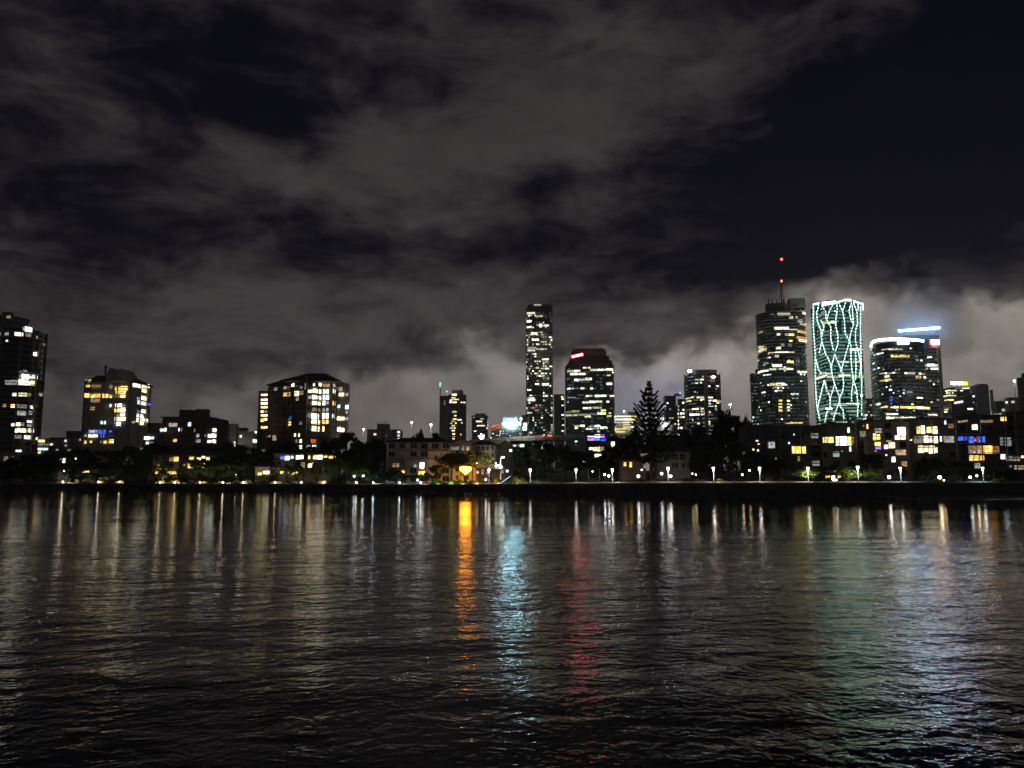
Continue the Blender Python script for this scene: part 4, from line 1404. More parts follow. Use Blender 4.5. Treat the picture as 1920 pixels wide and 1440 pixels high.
b = Bld('tower_annex', 'lower rounded glass annex on the left of the antenna tower', 'tower', oval_shape(1, .9, 24, 3), 1408, 1426, 700, 905)
b.body('green_glass')
b.bands(3.9, 1.2, .3, 'grey_wall', zb=b.top - 40)
sub(b, oval_shape(1, .9, 20, 3), 1416, 1426, 692, 700, 909, 'plant_room', 'grey_wall')
b.scatter(.22, 3.9, 2.4, ['white', 'green', 'warm'], zb=b.z(745), run=1.1, wh=(.7, .4), seed=43, cap=60)
b.faint(.5, 3.9, 2.4, seed=8)

# --- tower wrapped in light lines
b = Bld('light_line_tower', 'glass tower wrapped in branching dashed white light lines', 'tower', [(.5, -.1), (.47, .4), (-.5, .4), (-.5, -.42), (.24, -.42), (.42, -.3)], 1525, 1619, 566, 870, ymid=680)
b.body('green_glass')
b.bands(3.9, .7, .15, 'dark_wall')
LN = [[(600, 410), (600, 600), (615, 800), (615, 1000), (625, 1180), (650, 1310)], [(625, 480), (630, 540), (660, 620), (665, 700), (645, 790)],
      [(665, 700), (700, 810), (730, 880), (740, 960), (760, 1030)], [(682, 580), (665, 660)], [(640, 410), (635, 450), (622, 480)],
      [(665, 420), (690, 465), (695, 530), (730, 590), (730, 680), (750, 770)], [(745, 420), (720, 465), (700, 530)], [(775, 392), (780, 450), (765, 560), (785, 660), (785, 720), (765, 775)],
      [(787, 398), (820, 465), (835, 540), (840, 640), (875, 700), (850, 780), (820, 890), (805, 940)], [(845, 398), (820, 465)], [(890, 400), (870, 465), (885, 530), (905, 570), (880, 650), (875, 700)],
      [(905, 402), (930, 470), (935, 560), (920, 620), (920, 700), (945, 800), (960, 880), (950, 970)], [(760, 800), (735, 890), (735, 950)],
      [(760, 800), (790, 870), (820, 940), (830, 1030), (820, 1090), (795, 1140), (800, 1200), (825, 1230), (830, 1300)], [(620, 840), (640, 920), (660, 945)],
      [(685, 1000), (660, 1100), (640, 1180), (630, 1230)], [(685, 1000), (700, 1060), (725, 1140), (725, 1200), (700, 1260), (690, 1320)], [(760, 1030), (735, 1110), (720, 1160)],
      [(760, 1030), (790, 1110), (800, 1140)], [(800, 1150), (780, 1210), (755, 1280), (750, 1310)], [(958, 430), (957, 600), (960, 800), (966, 1000), (967, 1280)],
      [(885, 780), (890, 900), (905, 1000), (890, 1100), (890, 1160)], [(905, 1000), (930, 1080), (940, 1200), (935, 1280)], [(895, 420), (900, 500), (905, 570)], [(660, 540), (682, 580)], [(875, 700), (890, 760), (885, 780)],
      [(920, 780), (925, 900), (920, 1000)]]
segs = []
for ln in LN:
    acc, per, on = 0.0, 25.0, 17.0
    for (xa, ya), (xb, yb) in zip(ln, ln[1:]):
        l = hypot(xb - xa, yb - ya)
        t_ = 0.0
        while t_ < l:
            ph = acc % per
            step_ = min(l - t_, (on - ph) if ph < on else per - ph) + 1e-4
            if ph < on and step_ > 3:
                f0, f1 = t_ / l, (t_ + step_) / l
                segs.append((xa + (xb - xa) * f0, ya + (yb - ya) * f0, xa + (xb - xa) * f1, ya + (yb - ya) * f1))
            t_ += step_
            acc += step_
segs.sort(key=lambda q: -hypot(q[2] - q[0], q[3] - q[1]))
rest = MB()
nl = 0
for xa, ya, xb, yb in segs:
    h1, h2 = b.hit(1380 + xa / 4.115, 470 + ya / 4.115), b.hit(1380 + xb / 4.115, 470 + yb / 4.115)
    if not h1 or not h2:
        continue
    n1 = Vector((h1[1].x, h1[1].y, 0)) * .55
    if nl < 290:
        b.add(MB().bar(h1[0] + n1, h2[0] + n1, .6, .5), 'light_strip', 'strip_light')
        nl += 1
    else:
        rest.bar(h1[0] + n1, h2[0] + n1, .6, .5)
if rest.v:
    b.add(rest, 'light_strips', 'strip_light', kind='stuff')
for xa, ya, xb, yb, wd_ in ((600, 412, 642, 405, 1.4), (665, 416, 770, 400, 3.0), (665, 402, 772, 390, 1.4), (785, 396, 846, 380, 1.6), (848, 380, 890, 382, 2.2), (905, 388, 980, 412, 1.8), (978, 412, 980, 460, 1.2), (940, 390, 945, 460, 1.0)):
    p, q = W(1380 + xa / 4.115, 470 + ya / 4.115, 869), W(1380 + xb / 4.115, 470 + yb / 4.115, 869)
    b.add(MB().bar(p, q, .5, wd_), 'rim_light', 'strip_light')
sub(b, [(.5, -.1), (.47, .4), (-.5, .4), (-.5, -.42), (.24, -.42), (.42, -.3)], 1528, 1616, 562.5, 566, 873, 'crown', 'dark_wall')
b.lit([(612, 968, 700, 986, 'green'), (704, 964, 790, 982, 'white'), (794, 956, 880, 976, 'green'), (884, 962, 980, 982, 'green'), (668, 546, 716, 566, 'yellow'), (720, 542, 772, 560, 'white'), (648, 792, 690, 804, 'yellow'),
       (640, 942, 690, 956, 'white'), (694, 940, 742, 952, 'green'), (632, 1214, 690, 1230, 'green'), (694, 1212, 742, 1226, 'white'), (752, 1178, 850, 1196, 'green'), (854, 1176, 950, 1192, 'white'), (866, 1232, 980, 1246, 'green'),
       (690, 1074, 760, 1086, 'dim'), (766, 1074, 830, 1086, 'dim'), (880, 754, 950, 770, 'white'), (904, 850, 952, 866, 'warm'), (786, 852, 870, 866, 'cool'), (640, 482, 690, 496, 'dim'), (836, 884, 856, 894, 'cool'),
       (640, 1250, 720, 1262, 'dim'), (730, 1250, 800, 1262, 'dim'), (700, 1290, 760, 1300, 'dim'), (912, 1088, 930, 1104, 'white'), (800, 664, 870, 676, 'dim')], **T6)
b.scatter(.05, 3.9, 3.2, ['dim', 'cool', 'dim', 'green'], run=1.2, wh=(.6, .35), seed=47, cap=130)
b.faint(.75, 3.9, 2.8, (.85, .45), seed=5, material='win_teal')

b = Bld('lit_podium_building', 'low glassy building glowing greenish at the foot of the light line tower', 'building', R4, 1618, 1646, 747, 855)
b.body('grey_glass')
b.bands(3.6, .9, .3, 'concrete')
b.scatter(.45, 3.6, 2.6, ['green', 'dim', 'cool', 'dim'], run=2, seed=51, cap=90)

# --- dark rounded tower with white crown
b = Bld('white_rimmed_tower', 'broad dark banded tower with a glowing white rim along its curved top', 'tower', [(.5, -.30), (.5, .4), (-.42, .4), (-.5, .1), (-.495, -.12), (-.46, -.26), (-.40, -.36), (-.28, -.43), (-.12, -.46), (.1, -.455), (.3, -.40)], 1634, 1735.5, 640, 800, ymid=710)
b.body('black_glass')
b.bands(3.7, 1.45, .4, 'grey_wall', zb=b.top - 10)
sub(b, [(.5, -.30), (.5, .4), (-.42, .4), (-.5, .1), (-.495, -.12), (-.46, -.26), (-.40, -.36), (-.28, -.43), (-.12, -.46), (.1, -.455), (.3, -.40)], 1635, 1734, 638.6, 640, 801, 'roof', 'dark_wall')
rim = MB()
xsr = [1633.5, 1635.5, 1640, 1648, 1658, 1672, 1690, 1712, 1734]
ysr = [650, 643.5, 640, 637.8, 636.6, 636, 636, 636.8, 639]
ps = []
for x_, y_ in zip(xsr, ysr):
    r, x_h = None, x_
    while r is None:
        r = b.hit(x_h, y_ + 4)
        x_h += .25 if x_ < 1685 else -.25
    q = r[0] + Vector((r[1].x, r[1].y, 0)) * .6
    ps.append(Vector((q.x, q.y, W(x_, y_, q.y).z)))
for p, q in zip(ps, ps[1:]):
    rim.bar(p, q, .5, 2.1)
b.add(rim, 'rim_light', 'sign_white')
b.sign(1683, 639, 1704, 645, 'sign_white', D=799)
b.sign(1635.5, 648.2, 1639.5, 652, 'win_red', D=808, name='red_marker')
b.lit([(320, 446, 396, 456, 'dim'), (400, 440, 426, 456, 'green'), (428, 436, 490, 458, 'warm'), (500, 442, 552, 458, 'green'), (425, 512, 492, 538, 'yellow'), (498, 512, 556, 538, 'yellow'), (560, 512, 626, 540, 'yellow'),
       (695, 522, 722, 540, 'dim'), (708, 562, 726, 576, 'white'), (754, 568, 772, 582, 'white'), (300, 716, 352, 726, 'dim'), (356, 710, 378, 728, 'white'), (382, 712, 436, 724, 'dim'), (440, 706, 466, 720, 'white'), (470, 708, 500, 720, 'dim'),
       (576, 708, 598, 728, 'white'), (602, 708, 690, 730, 'dim'), (738, 714, 760, 732, 'white'), (764, 722, 796, 736, 'cool'), (356, 742, 402, 768, 'green'), (704, 748, 756, 776, 'amber'), (790, 754, 812, 776, 'white'), (300, 794, 352, 812, 'yellow'),
       (357, 784, 424, 812, 'yellow'), (414, 978, 440, 996, 'blue'), (412, 1012, 440, 1032, 'blue'), (414, 1052, 438, 1066, 'blue'), (310, 1092, 382, 1108, 'yellow'), (420, 1096, 450, 1110, 'warm'), (456, 1090, 506, 1112, 'warm'),
       (532, 1090, 600, 1114, 'yellow'), (610, 1094, 652, 1118, 'yellow'), (656, 1092, 712, 1118, 'yellow'), (720, 1092, 780, 1122, 'white'), (784, 1100, 852, 1122, 'yellow'), (376, 1170, 440, 1188, 'white'), (446, 1172, 500, 1186, 'warm'),
       (375, 1208, 450, 1232, 'white'), (458, 1208, 540, 1226, 'white'), (546, 1206, 610, 1224, 'white'), (616, 1206, 692, 1222, 'white'), (716, 988, 776, 1004, 'warm'), (404, 896, 434, 916, 'cool'), (370, 866, 384, 880, 'white'),
       (414, 858, 426, 868, 'white'), (324, 946, 338, 964, 'white'), (446, 934, 460, 946, 'white'), (560, 904, 574, 916, 'cool'), (558, 938, 572, 950, 'cool'), (520, 972, 534, 984, 'cool'), (484, 1126, 500, 1142, 'cool'), (674, 1134, 690, 1146, 'dim'),
       (652, 1060, 676, 1080, 'amber'), (336, 668, 350, 684, 'white'), (470, 678, 482, 688, 'dim'), (506, 670, 522, 684, 'dim'), (212, 480, 226, 500, 'dim'), (222, 540, 240, 560, 'dim'), (220, 600, 240, 620, 'cool'), (224, 666, 250, 684, 'cool'),
       (222, 760, 250, 780, 'dim'), (240, 830, 260, 846, 'dim'), (270, 1056, 300, 1076, 'white'), (276, 900, 292, 916, 'dim')], **T7)
b.scatter(.03, 3.7, 3.2, ['dim', 'dim', 'cool'], run=1.3, wh=(.8, .4), seed=53, cap=150)
b.faint(.4, 3.7, 3.0, seed=6)

b = Bld('pale_banded_tower', 'pale concrete tower with dark window bands right of the white rimmed tower', 'tower', rect_shape(1, 1.0), 1735, 1768, 652, 880)
b.body('pale_wall')
b.bands(3.9, 1.7, .2, 'black_glass', name='window_bands')
sub(b, rect_shape(1, 1), 1761, 1768.6, 654, 800, 876, 'corner_pier', 'pale_wall')
sub(b, R4, 1740, 1764, 645, 652, 884, 'roof_block', 'concrete')
b.sign(1745, 637, 1761, 645.5, 'sign_pink', D=882)
b.sign(1743.6, 637, 1746, 645.5, 'sign_red', D=881.5, name='sign_edge')
b.lit([(806, 616, 834, 640, 'cool'), (838, 612, 912, 642, 'cool'), (918, 620, 950, 642, 'cool'), (808, 658, 838, 678, 'white'), (870, 654, 912, 680, 'white'), (918, 658, 972, 678, 'cool'), (942, 480, 964, 504, 'cool'), (924, 552, 940, 568, 'dim'),
       (848, 796, 874, 816, 'white'), (948, 794, 980, 820, 'white'), (898, 834, 914, 850, 'cool'), (870, 1036, 890, 1050, 'warm'), (940, 1010, 962, 1030, 'dim'), (804, 1176, 850, 1194, 'white'), (856, 1180, 900, 1196, 'white'), (904, 1180, 940, 1198, 'white')], **T7)
b.scatter(.03, 3.9, 3.2, ['dim', 'cool'], run=1.1, seed=57, cap=60)
b.faint(.5, 3.9, 3.0, seed=7)

b = Bld('blue_signed_tower', 'misty grey tower almost hidden behind others under a long blue glowing sign', 'tower', rect_shape(1, .6), 1684, 1764, 628, 1080, ymid=700)
b.body('grey_wall')
b.bands(3.9, 1.6, .2, 'grey_glass', name='window_bands')
mb = MB()
a, c = W(1684.5, 620.5, 1078), W(1762, 614.5, 1078)
mb.bar(a, c, .8, 2.8)
sgn = b.add(mb, 'sign', 'sign_blue')
for t_ in (.12, .5, .88):
    p = a.lerp(c, t_)
    b.add(MB().box(p.x - .4, p.x + .4, 1079, 1080.5, b.top - 2, p.z), 'sign_post', 'grey_wall')

# --- low hazy buildings at the right end
b = Bld('yellow_dot_office', 'low greenish office with a white bar sign and a yellow disc on its roof', 'building', R4, 1770, 1822, 726, 760)
b.body('grey_glass')
b.bands(3.7, 1.3, .3, 'concrete')
b.sign(1782, 716.6, 1806, 721.2, 'sign_white', D=760)
c = W(1811, 719, 759.6)
mb = MB()
k = 16
mb.v = [(c.x + 1.9 * cos(2 * pi * i / k), yy, c.z + 1.9 * sin(2 * pi * i / k)) for yy in (759.3, 759.8) for i in range(k)]
mb.f = [tuple(reversed(range(k))), tuple(range(k, 2 * k))] + [(i, (i + 1) % k, k + (i + 1) % k, k + i) for i in range(k)]
b.add(mb, 'sign_disc', 'sign_yellow')
for xx in (1785, 1803, 1811):
    sub(b, R4, xx, xx + 1, 720.5, 727, 760.5, 'sign_post', 'dark_metal')
b.lit([(1150, 884, 1220, 896, 'dim'), (1226, 882, 1262, 896, 'green'), (1266, 882, 1300, 894, 'green'), (1040, 908, 1090, 922, 'yellow'), (1094, 908, 1160, 922, 'green'), (1204, 908, 1230, 920, 'green'), (1050, 936, 1066, 946, 'white'),
       (1080, 936, 1094, 946, 'white'), (1110, 936, 1124, 946, 'white'), (1020, 966, 1090, 980, 'green'), (1094, 964, 1150, 978, 'green'), (1030, 1014, 1074, 1028, 'warm'), (1078, 1012, 1130, 1028, 'yellow'), (1030, 1120, 1070, 1134, 'green'),
       (1030, 1146, 1056, 1160, 'white'), (992, 1188, 1040, 1202, 'white')], **T7)
b = Bld('dark_slope_office', 'dark office with a sloping top below the yellow disc sign', 'building', R4, 1791, 1831, 744, 700)
z_ = b.top
b.add(MB().prism(b.pts, b.z0, [z_ + 3, z_ + 3, z_, z_]), 'wall', 'dark_wall')
b.bands(3.7, .8, .3, 'grey_wall', zb=b.top - 3)
b.lit([(1344, 970, 1360, 988, 'white'), (1144, 1036, 1224, 1056, 'cool'), (1290, 1114, 1340, 1128, 'warm'), (1344, 1040, 1358, 1056, 'dim')], **T7)
b = Bld('blank_grey_slab', 'blank grey windowless slab building fading into mist on the right', 'building', rect_shape(1, .7), 1823, 1857, 722, 840)
b.body('concrete')
sub(b, R4, 1857, 1863, 731, 770, 838, 'side_block', 'grey_wall')
sub(b, R4, 1829, 1851, 719.6, 722, 843, 'plant_room', 'concrete')
for i, (xa, xb, yt, lab) in enumerate(((1862, 1886, 752, 'hazy low block right of the blank grey slab'), (1886, 1912, 745, 'hazy low block behind the tall lamp near the right edge'))):
    b = Bld('low_block', lab, 'building', R4, xa, xb, yt, 700)
    b.body('concrete')
    b.bands(3.6, 1.0, .3, 'grey_wall')
    b.scatter(.2, 3.6, 3, ['dim', 'dim', 'warm'], run=2, seed=60 + i, cap=40)
b = Bld('edge_tower', 'dark blank tower block cut by the right edge of the photo', 'tower', R4, 1911, 1955, 706, 520)
b.body('dark_wall')
b.bands(3.4, .5, .3, 'grey_wall')
sub(b, R4, 1915, 1950, 698, 706, 524, 'plant_room', 'dark_wall')

# ================================================================== near apartments
def balcony(b, xa, xb, y, D, depth=1.5, rail='dark_metal', slab='concrete'):
    """slab seen edge-on at photograph height y, with a railing on it"""
    a, c = W(xa, y, D), W(xb, y, D)
    o = b.add(MB().box(a.x, c.x, D - depth, D - .01, a.z - .22, a.z), 'balcony', slab)
    mb = MB()
    z = a.z
    mb.box(a.x + .05, c.x - .05, D - depth + .03, D - depth + .08, z + .95, z + 1.02)
    n_ = max(2, int((c.x - a.x) / .45))
    for i in range(n_ + 1):
        x = a.x + .06 + (c.x - a.x - .12) * i / n_
        mb.box(x - .02, x + .02, D - depth + .035, D - depth + .075, z + .003, z + .95)
    for xx in (a.x + .05, c.x - .10):
        mb.box(xx, xx + .05, D - depth + .09, D - .02, z + .95, z + 1.02)
    mb.build('railing', rail, o, b.off)
    return o


# --- white apartments beside the heart sign
b = Bld('white_apartments', 'four storey whitewashed apartment block with balconies left of the heart light', 'apartments', rect_shape(1, .3), 725, 849, 830, 297)
b.body('white_wall')
hip_roof(b, (b.pts[3][0], b.pts[0][0], 297, b.pts[1][1]), b.top + .36, b.top + 2.0, 6, over=.7)
b.lit([(920, 985, 962, 1035, 'dim'), (974, 988, 1016, 1036, 'white'), (1028, 992, 1046, 1044, 'warm'), (1060, 988, 1086, 1020, 'warm'), (754, 1068, 802, 1122, 'cool'), (744, 1148, 806, 1186, 'amber'), (494, 1074, 524, 1108, 'dimamber'),
       (534, 1074, 558, 1108, 'dimamber'), (578, 1144, 612, 1166, 'amber'), (700, 1080, 726, 1110, 'dim')], near=True, frame='white_paint', **T3)
b.grid(3.05, 3.5, 2.5, 2.0, frame='white_paint', skip=.06, seed=2, cap=80)
for y_ in (845.5, 861, 876.5):
    for xa, xb in ((736, 756), (762, 781), (784, 799), (806, 822), (828, 842)):
        balcony(b, xa, xb, y_, b.D, 1.6, 'white_paint', 'pale_wall')
for xx in (725.5, 759, 782, 802, 824):
    sub(b, rect_shape(1, 2.0), xx, xx + 2, 832, 893, 295.3, 'pier', 'pale_wall')

b = Bld('curved_gable_block', 'pale apartment block with a curved parapet above the orange lit tree', 'apartments', rect_shape(1, .9), 849, 887, 831, 291)
b.body('white_wall')
mb = MB()
n0 = 12
x0, x1 = b.pts[3][0] + .3, b.pts[0][0] - .3
for yy in (291, 293):
    mb.v += [(x0 + (x1 - x0) * i / n0, yy, b.top + 1.25 * sin(pi * i / n0) ** .7) for i in range(n0 + 1)]
    mb.v += [(x0, yy, b.top - .1), (x1, yy, b.top - .1)]
k = n0 + 3
mb.f.append(tuple([n0 + 1] + [n0 + 2] + list(range(n0, -1, -1))))
mb.f.append(tuple([k + n0 + 2, k + n0 + 1] + [k + i for i in range(n0 + 1)]))
for i in range(n0):
    mb.f.append((i, i + 1, k + i + 1, k + i))
b.add(mb, 'parapet', 'white_wall')
b.lit([(1060, 914, 1132, 944, 'dim'), (1160, 906, 1188, 950, 'dim'), (1206, 910, 1236, 948, 'dim')], near=True, frame='white_paint', **T3)
b.grid(3.05, 3.0, 1.3, 1.5, frame='white_paint', seed=3)

b = Bld('corner_wing', 'warmly lit cream wing with small dark windows at the corner by the lamp', 'apartments', rect_shape(1, .7), 887, 928.5, 835, 286)
b.body('cream_wall')
hip_roof(b, (b.pts[3][0], b.pts[0][0], 286, b.pts[1][1]), b.top + .36, b.top + 1.9, 3, over=.6)
for xa, xb, w_ in ((893, 900, 1.2), (903, 909, 1.1), (913, 916, .7), (922, 925.5, .7)):
    for ya, yb in ((836.5, 844), (849.5, 857), (863, 870)):
        b.boxes.append((xa, ya, xb, yb))
        r = b.hit((xa + xb) / 2, (ya + yb) / 2)
        b.window(r[0], r[1], w_, 1.4, 'black_glass', 'white_paint')
for y_ in (846.5, 859.5, 873):
    balcony(b, 891.5, 910.5, y_, b.D, 1.3, 'white_paint', 'white_wall')

# --- dark houses behind the dark trees in the middle
b = Bld('dark_gabled_house', 'dark house with a pointed gable right of the cream wing', 'house', R4, 932, 962, 838, 300)
b.body('dark_wall')
mb = MB()
x0, x1 = b.pts[3][0] - .4, b.pts[0][0] + .4
xm = W(948, 830, 300).x
mb.v = [(x0, 299.5, b.top), (x1, 299.5, b.top), (xm, 299.5, b.top + 2.6), (x0, 306, b.top), (x1, 306, b.top), (xm, 306, b.top + 2.6)]
mb.f = [(0, 1, 2), (5, 4, 3), (0, 2, 5, 3), (2, 1, 4, 5), (3, 4, 1, 0)]
b.add(mb, 'roof', 'brown_wall')
b.lit([(660, 868, 720, 920, 'cool')], ox=900, oy=770, k=12, near=True)
b = Bld('long_lit_hall', 'long low hall with pale green lit windows under the elevated road', 'building', R4, 958, 1012, 828, 330)
b.body('dark_wall')
sub(b, R4, 956, 1014, 826.6, 828, 329, 'roof', 'roof_grey')
b.lit([(740, 764, 812, 806, 'green'), (850, 756, 892, 800, 'dim'), (896, 752, 990, 816, 'green'), (1066, 744, 1130, 768, 'green'), (1134, 744, 1206, 800, 'green'), (1226, 754, 1296, 798, 'dim')], ox=900, oy=770, k=12, near=True)
b = Bld('garden_shed_house', 'low house with a long flat verandah roof behind the lit shrubs', 'house', R4, 893, 962, 879, 270)
b.body('brown_wall')
sub(b, rect_shape(1, .5), 890, 966, 877.8, 879, 267, 'verandah_roof', 'roof_tile')
for xx in (894, 908, 926, 944, 961):
    sub(b, R4, xx, xx + 1.1, 879, 901, 267.6, 'post', 'timber')
b.lit([(1305, 1148, 1322, 1170, 'warm'), (1350, 1130, 1376, 1180, 'dimamber'), (1400, 1140, 1420, 1180, 'dimamber')], near=True, **T3)
b.lit([(938, 880.5, 945, 887, 'dim'), (949, 881, 953, 885, 'cool')], near=True)
b.grid(2.6, 2.6, 1.1, 1.2, skip=.3)

b = Bld('white_cottage', 'white two storey house with dark verandah openings right of the tall pine', 'house', rect_shape(1, .5), 1226, 1293, 848, 252)
b.body('white_wall')
hip_roof(b, (b.pts[3][0], b.pts[0][0], 252, b.pts[1][1]), b.top + .36, b.top + 2.4, 4, over=.8, material='roof_grey')
for xa, xb in ((1244, 1256), (1258, 1271), (1274, 1285)):
    r = b.hit((xa + xb) / 2, 857)
    b.window(r[0], r[1], (xb - xa) / F * 252, 1.9, 'black_glass', 'white_paint')
for xa, xb in ((1260, 1263), (1266, 1270), (1280, 1283)):
    r = b.hit((xa + xb) / 2, 873)
    b.window(r[0], r[1], .8, 1.5, 'black_glass', 'white_paint')
balcony(b, 1243, 1287, 862, 252, 1.2, 'white_paint', 'white_wall')
b = Bld('dim_terrace', 'dim terrace row with pale wall panels behind the white house', 'house', rect_shape(1, .3), 1236, 1345, 818, 300)
b.body('dark_wall')
sub(b, rect_shape(1, .25), 1234, 1347, 816, 818, 298, 'roof', 'roof_grey')
sub(b, R4, 1252, 1262, 821, 838, 299.5, 'wall_panel', 'pale_wall')
sub(b, R4, 1305, 1332, 817.6, 829, 299.5, 'wall_panel', 'grey_wall')
b.grid(3, 4, 1.6, 1.5, skip=.25, cap=40)
b.lit([(1350, 837, 1353, 840, 'dim')], near=True)
b = Bld('amber_window_cottage', 'dark cottage with two small amber windows under the pine', 'house', R4, 1160, 1210, 862, 246)
b.body('brown_wall')
hip_roof(b, (W(1161, 862, 246).x, W(1209, 862, 246).x, 246, 252), b.top, b.top + 1.6, 3)
b.lit([(920, 1096, 966, 1170, 'amber'), (1030, 1096, 1076, 1190, 'amber'), (1300, 1130, 1360, 1210, 'dimamber')], near=True, **TC)
b = Bld('tree_gap_house', 'house with one bright white window left of the pine tree', 'house', R4, 1140, 1166, 824, 310)
b.body('dark_wall')
hip_roof(b, (W(1141, 824, 310).x, W(1165, 824, 310).x, 310, 316), b.top, b.top + 1.4, 3)
b.lit([(676, 704, 742, 770, 'white'), (690, 776, 720, 800, 'warm')], near=True, **TC)

# --- right-hand apartment row
AP = [('leftmost block of the dark right bank apartments with one yellow window', 1388, 1541, 799, 250, 'dark_wall', 4.2,
       [(182, 308, 280, 362, 'yellow'), (52, 390, 66, 420, 'dim'), (605, 165, 614, 200, 'green'), (0, 275, 50, 320, 'dim'), (150, 276, 164, 288, 'cool'), (190, 214, 200, 222, 'cool'), (8, 282, 16, 290, 'cool'),
        (-78, 286, -60, 296, 'warm'), (-82, 330, -70, 346, 'warm'), (-116, 324, -104, 338, 'warm'), (-92, 262, -74, 270, 'warm'), (220, 380, 240, 420, 'dimamber')]),
      ('apartment block with two glowing yellow living rooms behind the second lit tree', 1541, 1607, 796, 244, 'grey_wall', 3.6,
       [(414, 238, 450, 282, 'yellow'), (453, 238, 488, 282, 'yellow'), (508, 234, 534, 300, 'warm'), (537, 234, 590, 300, 'white'), (593, 236, 622, 300, 'yellow'), (626, 236, 644, 294, 'dimamber'), (594, 165, 612, 206, 'green'),
        (610, 310, 622, 346, 'cool'), (548, 336, 560, 350, 'dim')]),
      ('apartment block with many small white and purple lit rooms above the dark tree', 1607, 1705, 790, 241, 'pale_wall', 3.3,
       [(694, 188, 736, 238, 'dim'), (738, 142, 750, 176, 'yellow'), (712, 146, 726, 160, 'dim'), (786, 212, 810, 264, 'yellow'), (812, 216, 838, 262, 'yellow'), (800, 276, 842, 300, 'yellow'), (806, 304, 844, 330, 'purple'),
        (870, 296, 898, 326, 'white'), (904, 278, 950, 320, 'warm'), (886, 258, 920, 272, 'dim'), (970, 164, 1028, 222, 'white'), (952, 226, 990, 258, 'white'), (994, 226, 1030, 258, 'warm'), (926, 386, 954, 426, 'white'),
        (880, 366, 892, 378, 'warm'), (800, 334, 812, 350, 'dim'), (960, 330, 1030, 372, 'dimamber'), (800, 172, 850, 206, 'dim')]),
      ('apartment block with three bright stacked lounges and a golden top floor', 1705, 1795, 786, 240, 'concrete', 3.4,
       [(1118, 160, 1144, 212, 'yellow'), (1146, 154, 1174, 212, 'white'), (1190, 162, 1226, 206, 'yellow'), (1229, 160, 1266, 212, 'white'), (1100, 232, 1164, 284, 'dim'), (1167, 230, 1202, 278, 'white'), (1205, 232, 1240, 278, 'warm'),
        (1243, 232, 1270, 282, 'white'), (1288, 232, 1302, 270, 'white'), (1126, 302, 1164, 356, 'warm'), (1167, 304, 1200, 350, 'warm'), (1203, 302, 1248, 362, 'warm'), (1251, 316, 1270, 354, 'cool'), (1322, 112, 1334, 144, 'cool'),
        (1320, 230, 1390, 280, 'dim'), (1064, 256, 1084, 264, 'warm')]),
      ('apartment block with blue lit rooms over a brown and orange lit terrace', 1795, 1888, 779, 238, 'dark_wall', 3.4,
       [(1430, 234, 1462, 264, 'blue'), (1466, 234, 1496, 264, 'blue'), (1506, 234, 1540, 284, 'blue'), (1543, 246, 1566, 272, 'red'), (1568, 234, 1622, 278, 'blue'), (1505, 302, 1560, 362, 'dimamber'), (1563, 302, 1616, 362, 'dimamber'),
        (1619, 302, 1680, 362, 'amber'), (1683, 306, 1730, 362, 'dimamber'), (1510, 376, 1540, 414, 'amber'), (1543, 376, 1580, 414, 'yellow'), (1583, 376, 1618, 412, 'amber'), (1744, 88, 1784, 116, 'amber'), (1430, 112, 1496, 128, 'dimamber'),
        (1600, 110, 1680, 130, 'dimamber'), (1740, 240, 1760, 300, 'dim'), (1776, 240, 1820, 306, 'dim'), (1745, 368, 1776, 402, 'cool'), (1782, 380, 1830, 416, 'dim'), (1536, 342, 1560, 356, 'cool'), (1796, 130, 1812, 142, 'warm')]),
      ('dark apartment block with weak amber windows cut by the right edge', 1888, 1965, 772, 236, 'dark_wall', 3.6,
       [(1838, 388, 1866, 416, 'dimamber'), (1870, 388, 1892, 416, 'dimamber'), (1898, 376, 1916, 398, 'warm'), (1850, 448, 1870, 480, 'dim'), (1876, 450, 1912, 480, 'dimamber'), (1800, 450, 1830, 470, 'dim')])]
for i, (lab, xa, xb, yt, D, wm, bay, rows) in enumerate(AP):
    b = Bld('apartment_block', lab, 'apartments', rect_shape(1, .5 if xb - xa < 120 else .3), xa, xb, yt, D, group='apartment blocks along the right bank')
    b.body(wm)
    sub(b, rect_shape(1, .4), xa - 1.5, xb + 1.5, yt - 1.6, yt, D - 1.2, 'roof', 'roof_grey')
    b.lit(rows, near=True, **TA)
    zs = []
    y_ = yt + 17.2
    nb = max(1, int((xb - xa) / 34))
    while y_ < 880:
        for j in range(nb):
            w_ = (xb - xa) / nb
            if (j * 7 + int(y_) + i * 3) % 4:
                balcony(b, xa + w_ * j + 3, xa + w_ * (j + 1) - 3, y_, D, 1.5, 'dark_metal', 'grey_wall' if wm == 'dark_wall' else wm)
        y_ += 17.4
    for j in range(nb + 1):
        xx = xa + (xb - xa) * j / nb
        sub(b, rect_shape(1, 3.0), xx - 1.1, xx + 1.1, yt + 2, 900, D - 1.7, 'pier', 'grey_wall' if wm == 'dark_wall' else 'concrete')
    sub(b, R4, xa + 8 + i * 4, xa + 22 + i * 4, yt - 5, yt - 1, D + 4, 'plant_room', 'dark_wall')
    b.grid(2.9, bay, bay * .55, 1.7, skip=.12, seed=70 + i, cap=150, glim=.24)

b = Bld('kiosk', 'small riverside kiosk with amber lit front on the promenade lawn', 'kiosk', R4, 1546, 1582, 890, 222)
b.body('timber')
sub(b, rect_shape(1, .9), 1544, 1584, 888, 890, 221, 'roof', 'roof_grey')
b.lit([(1549, 892, 1557, 897, 'amber'), (1559, 892, 1565, 903, 'warm'), (1571, 891, 1579, 896.5, 'amber')], near=True)

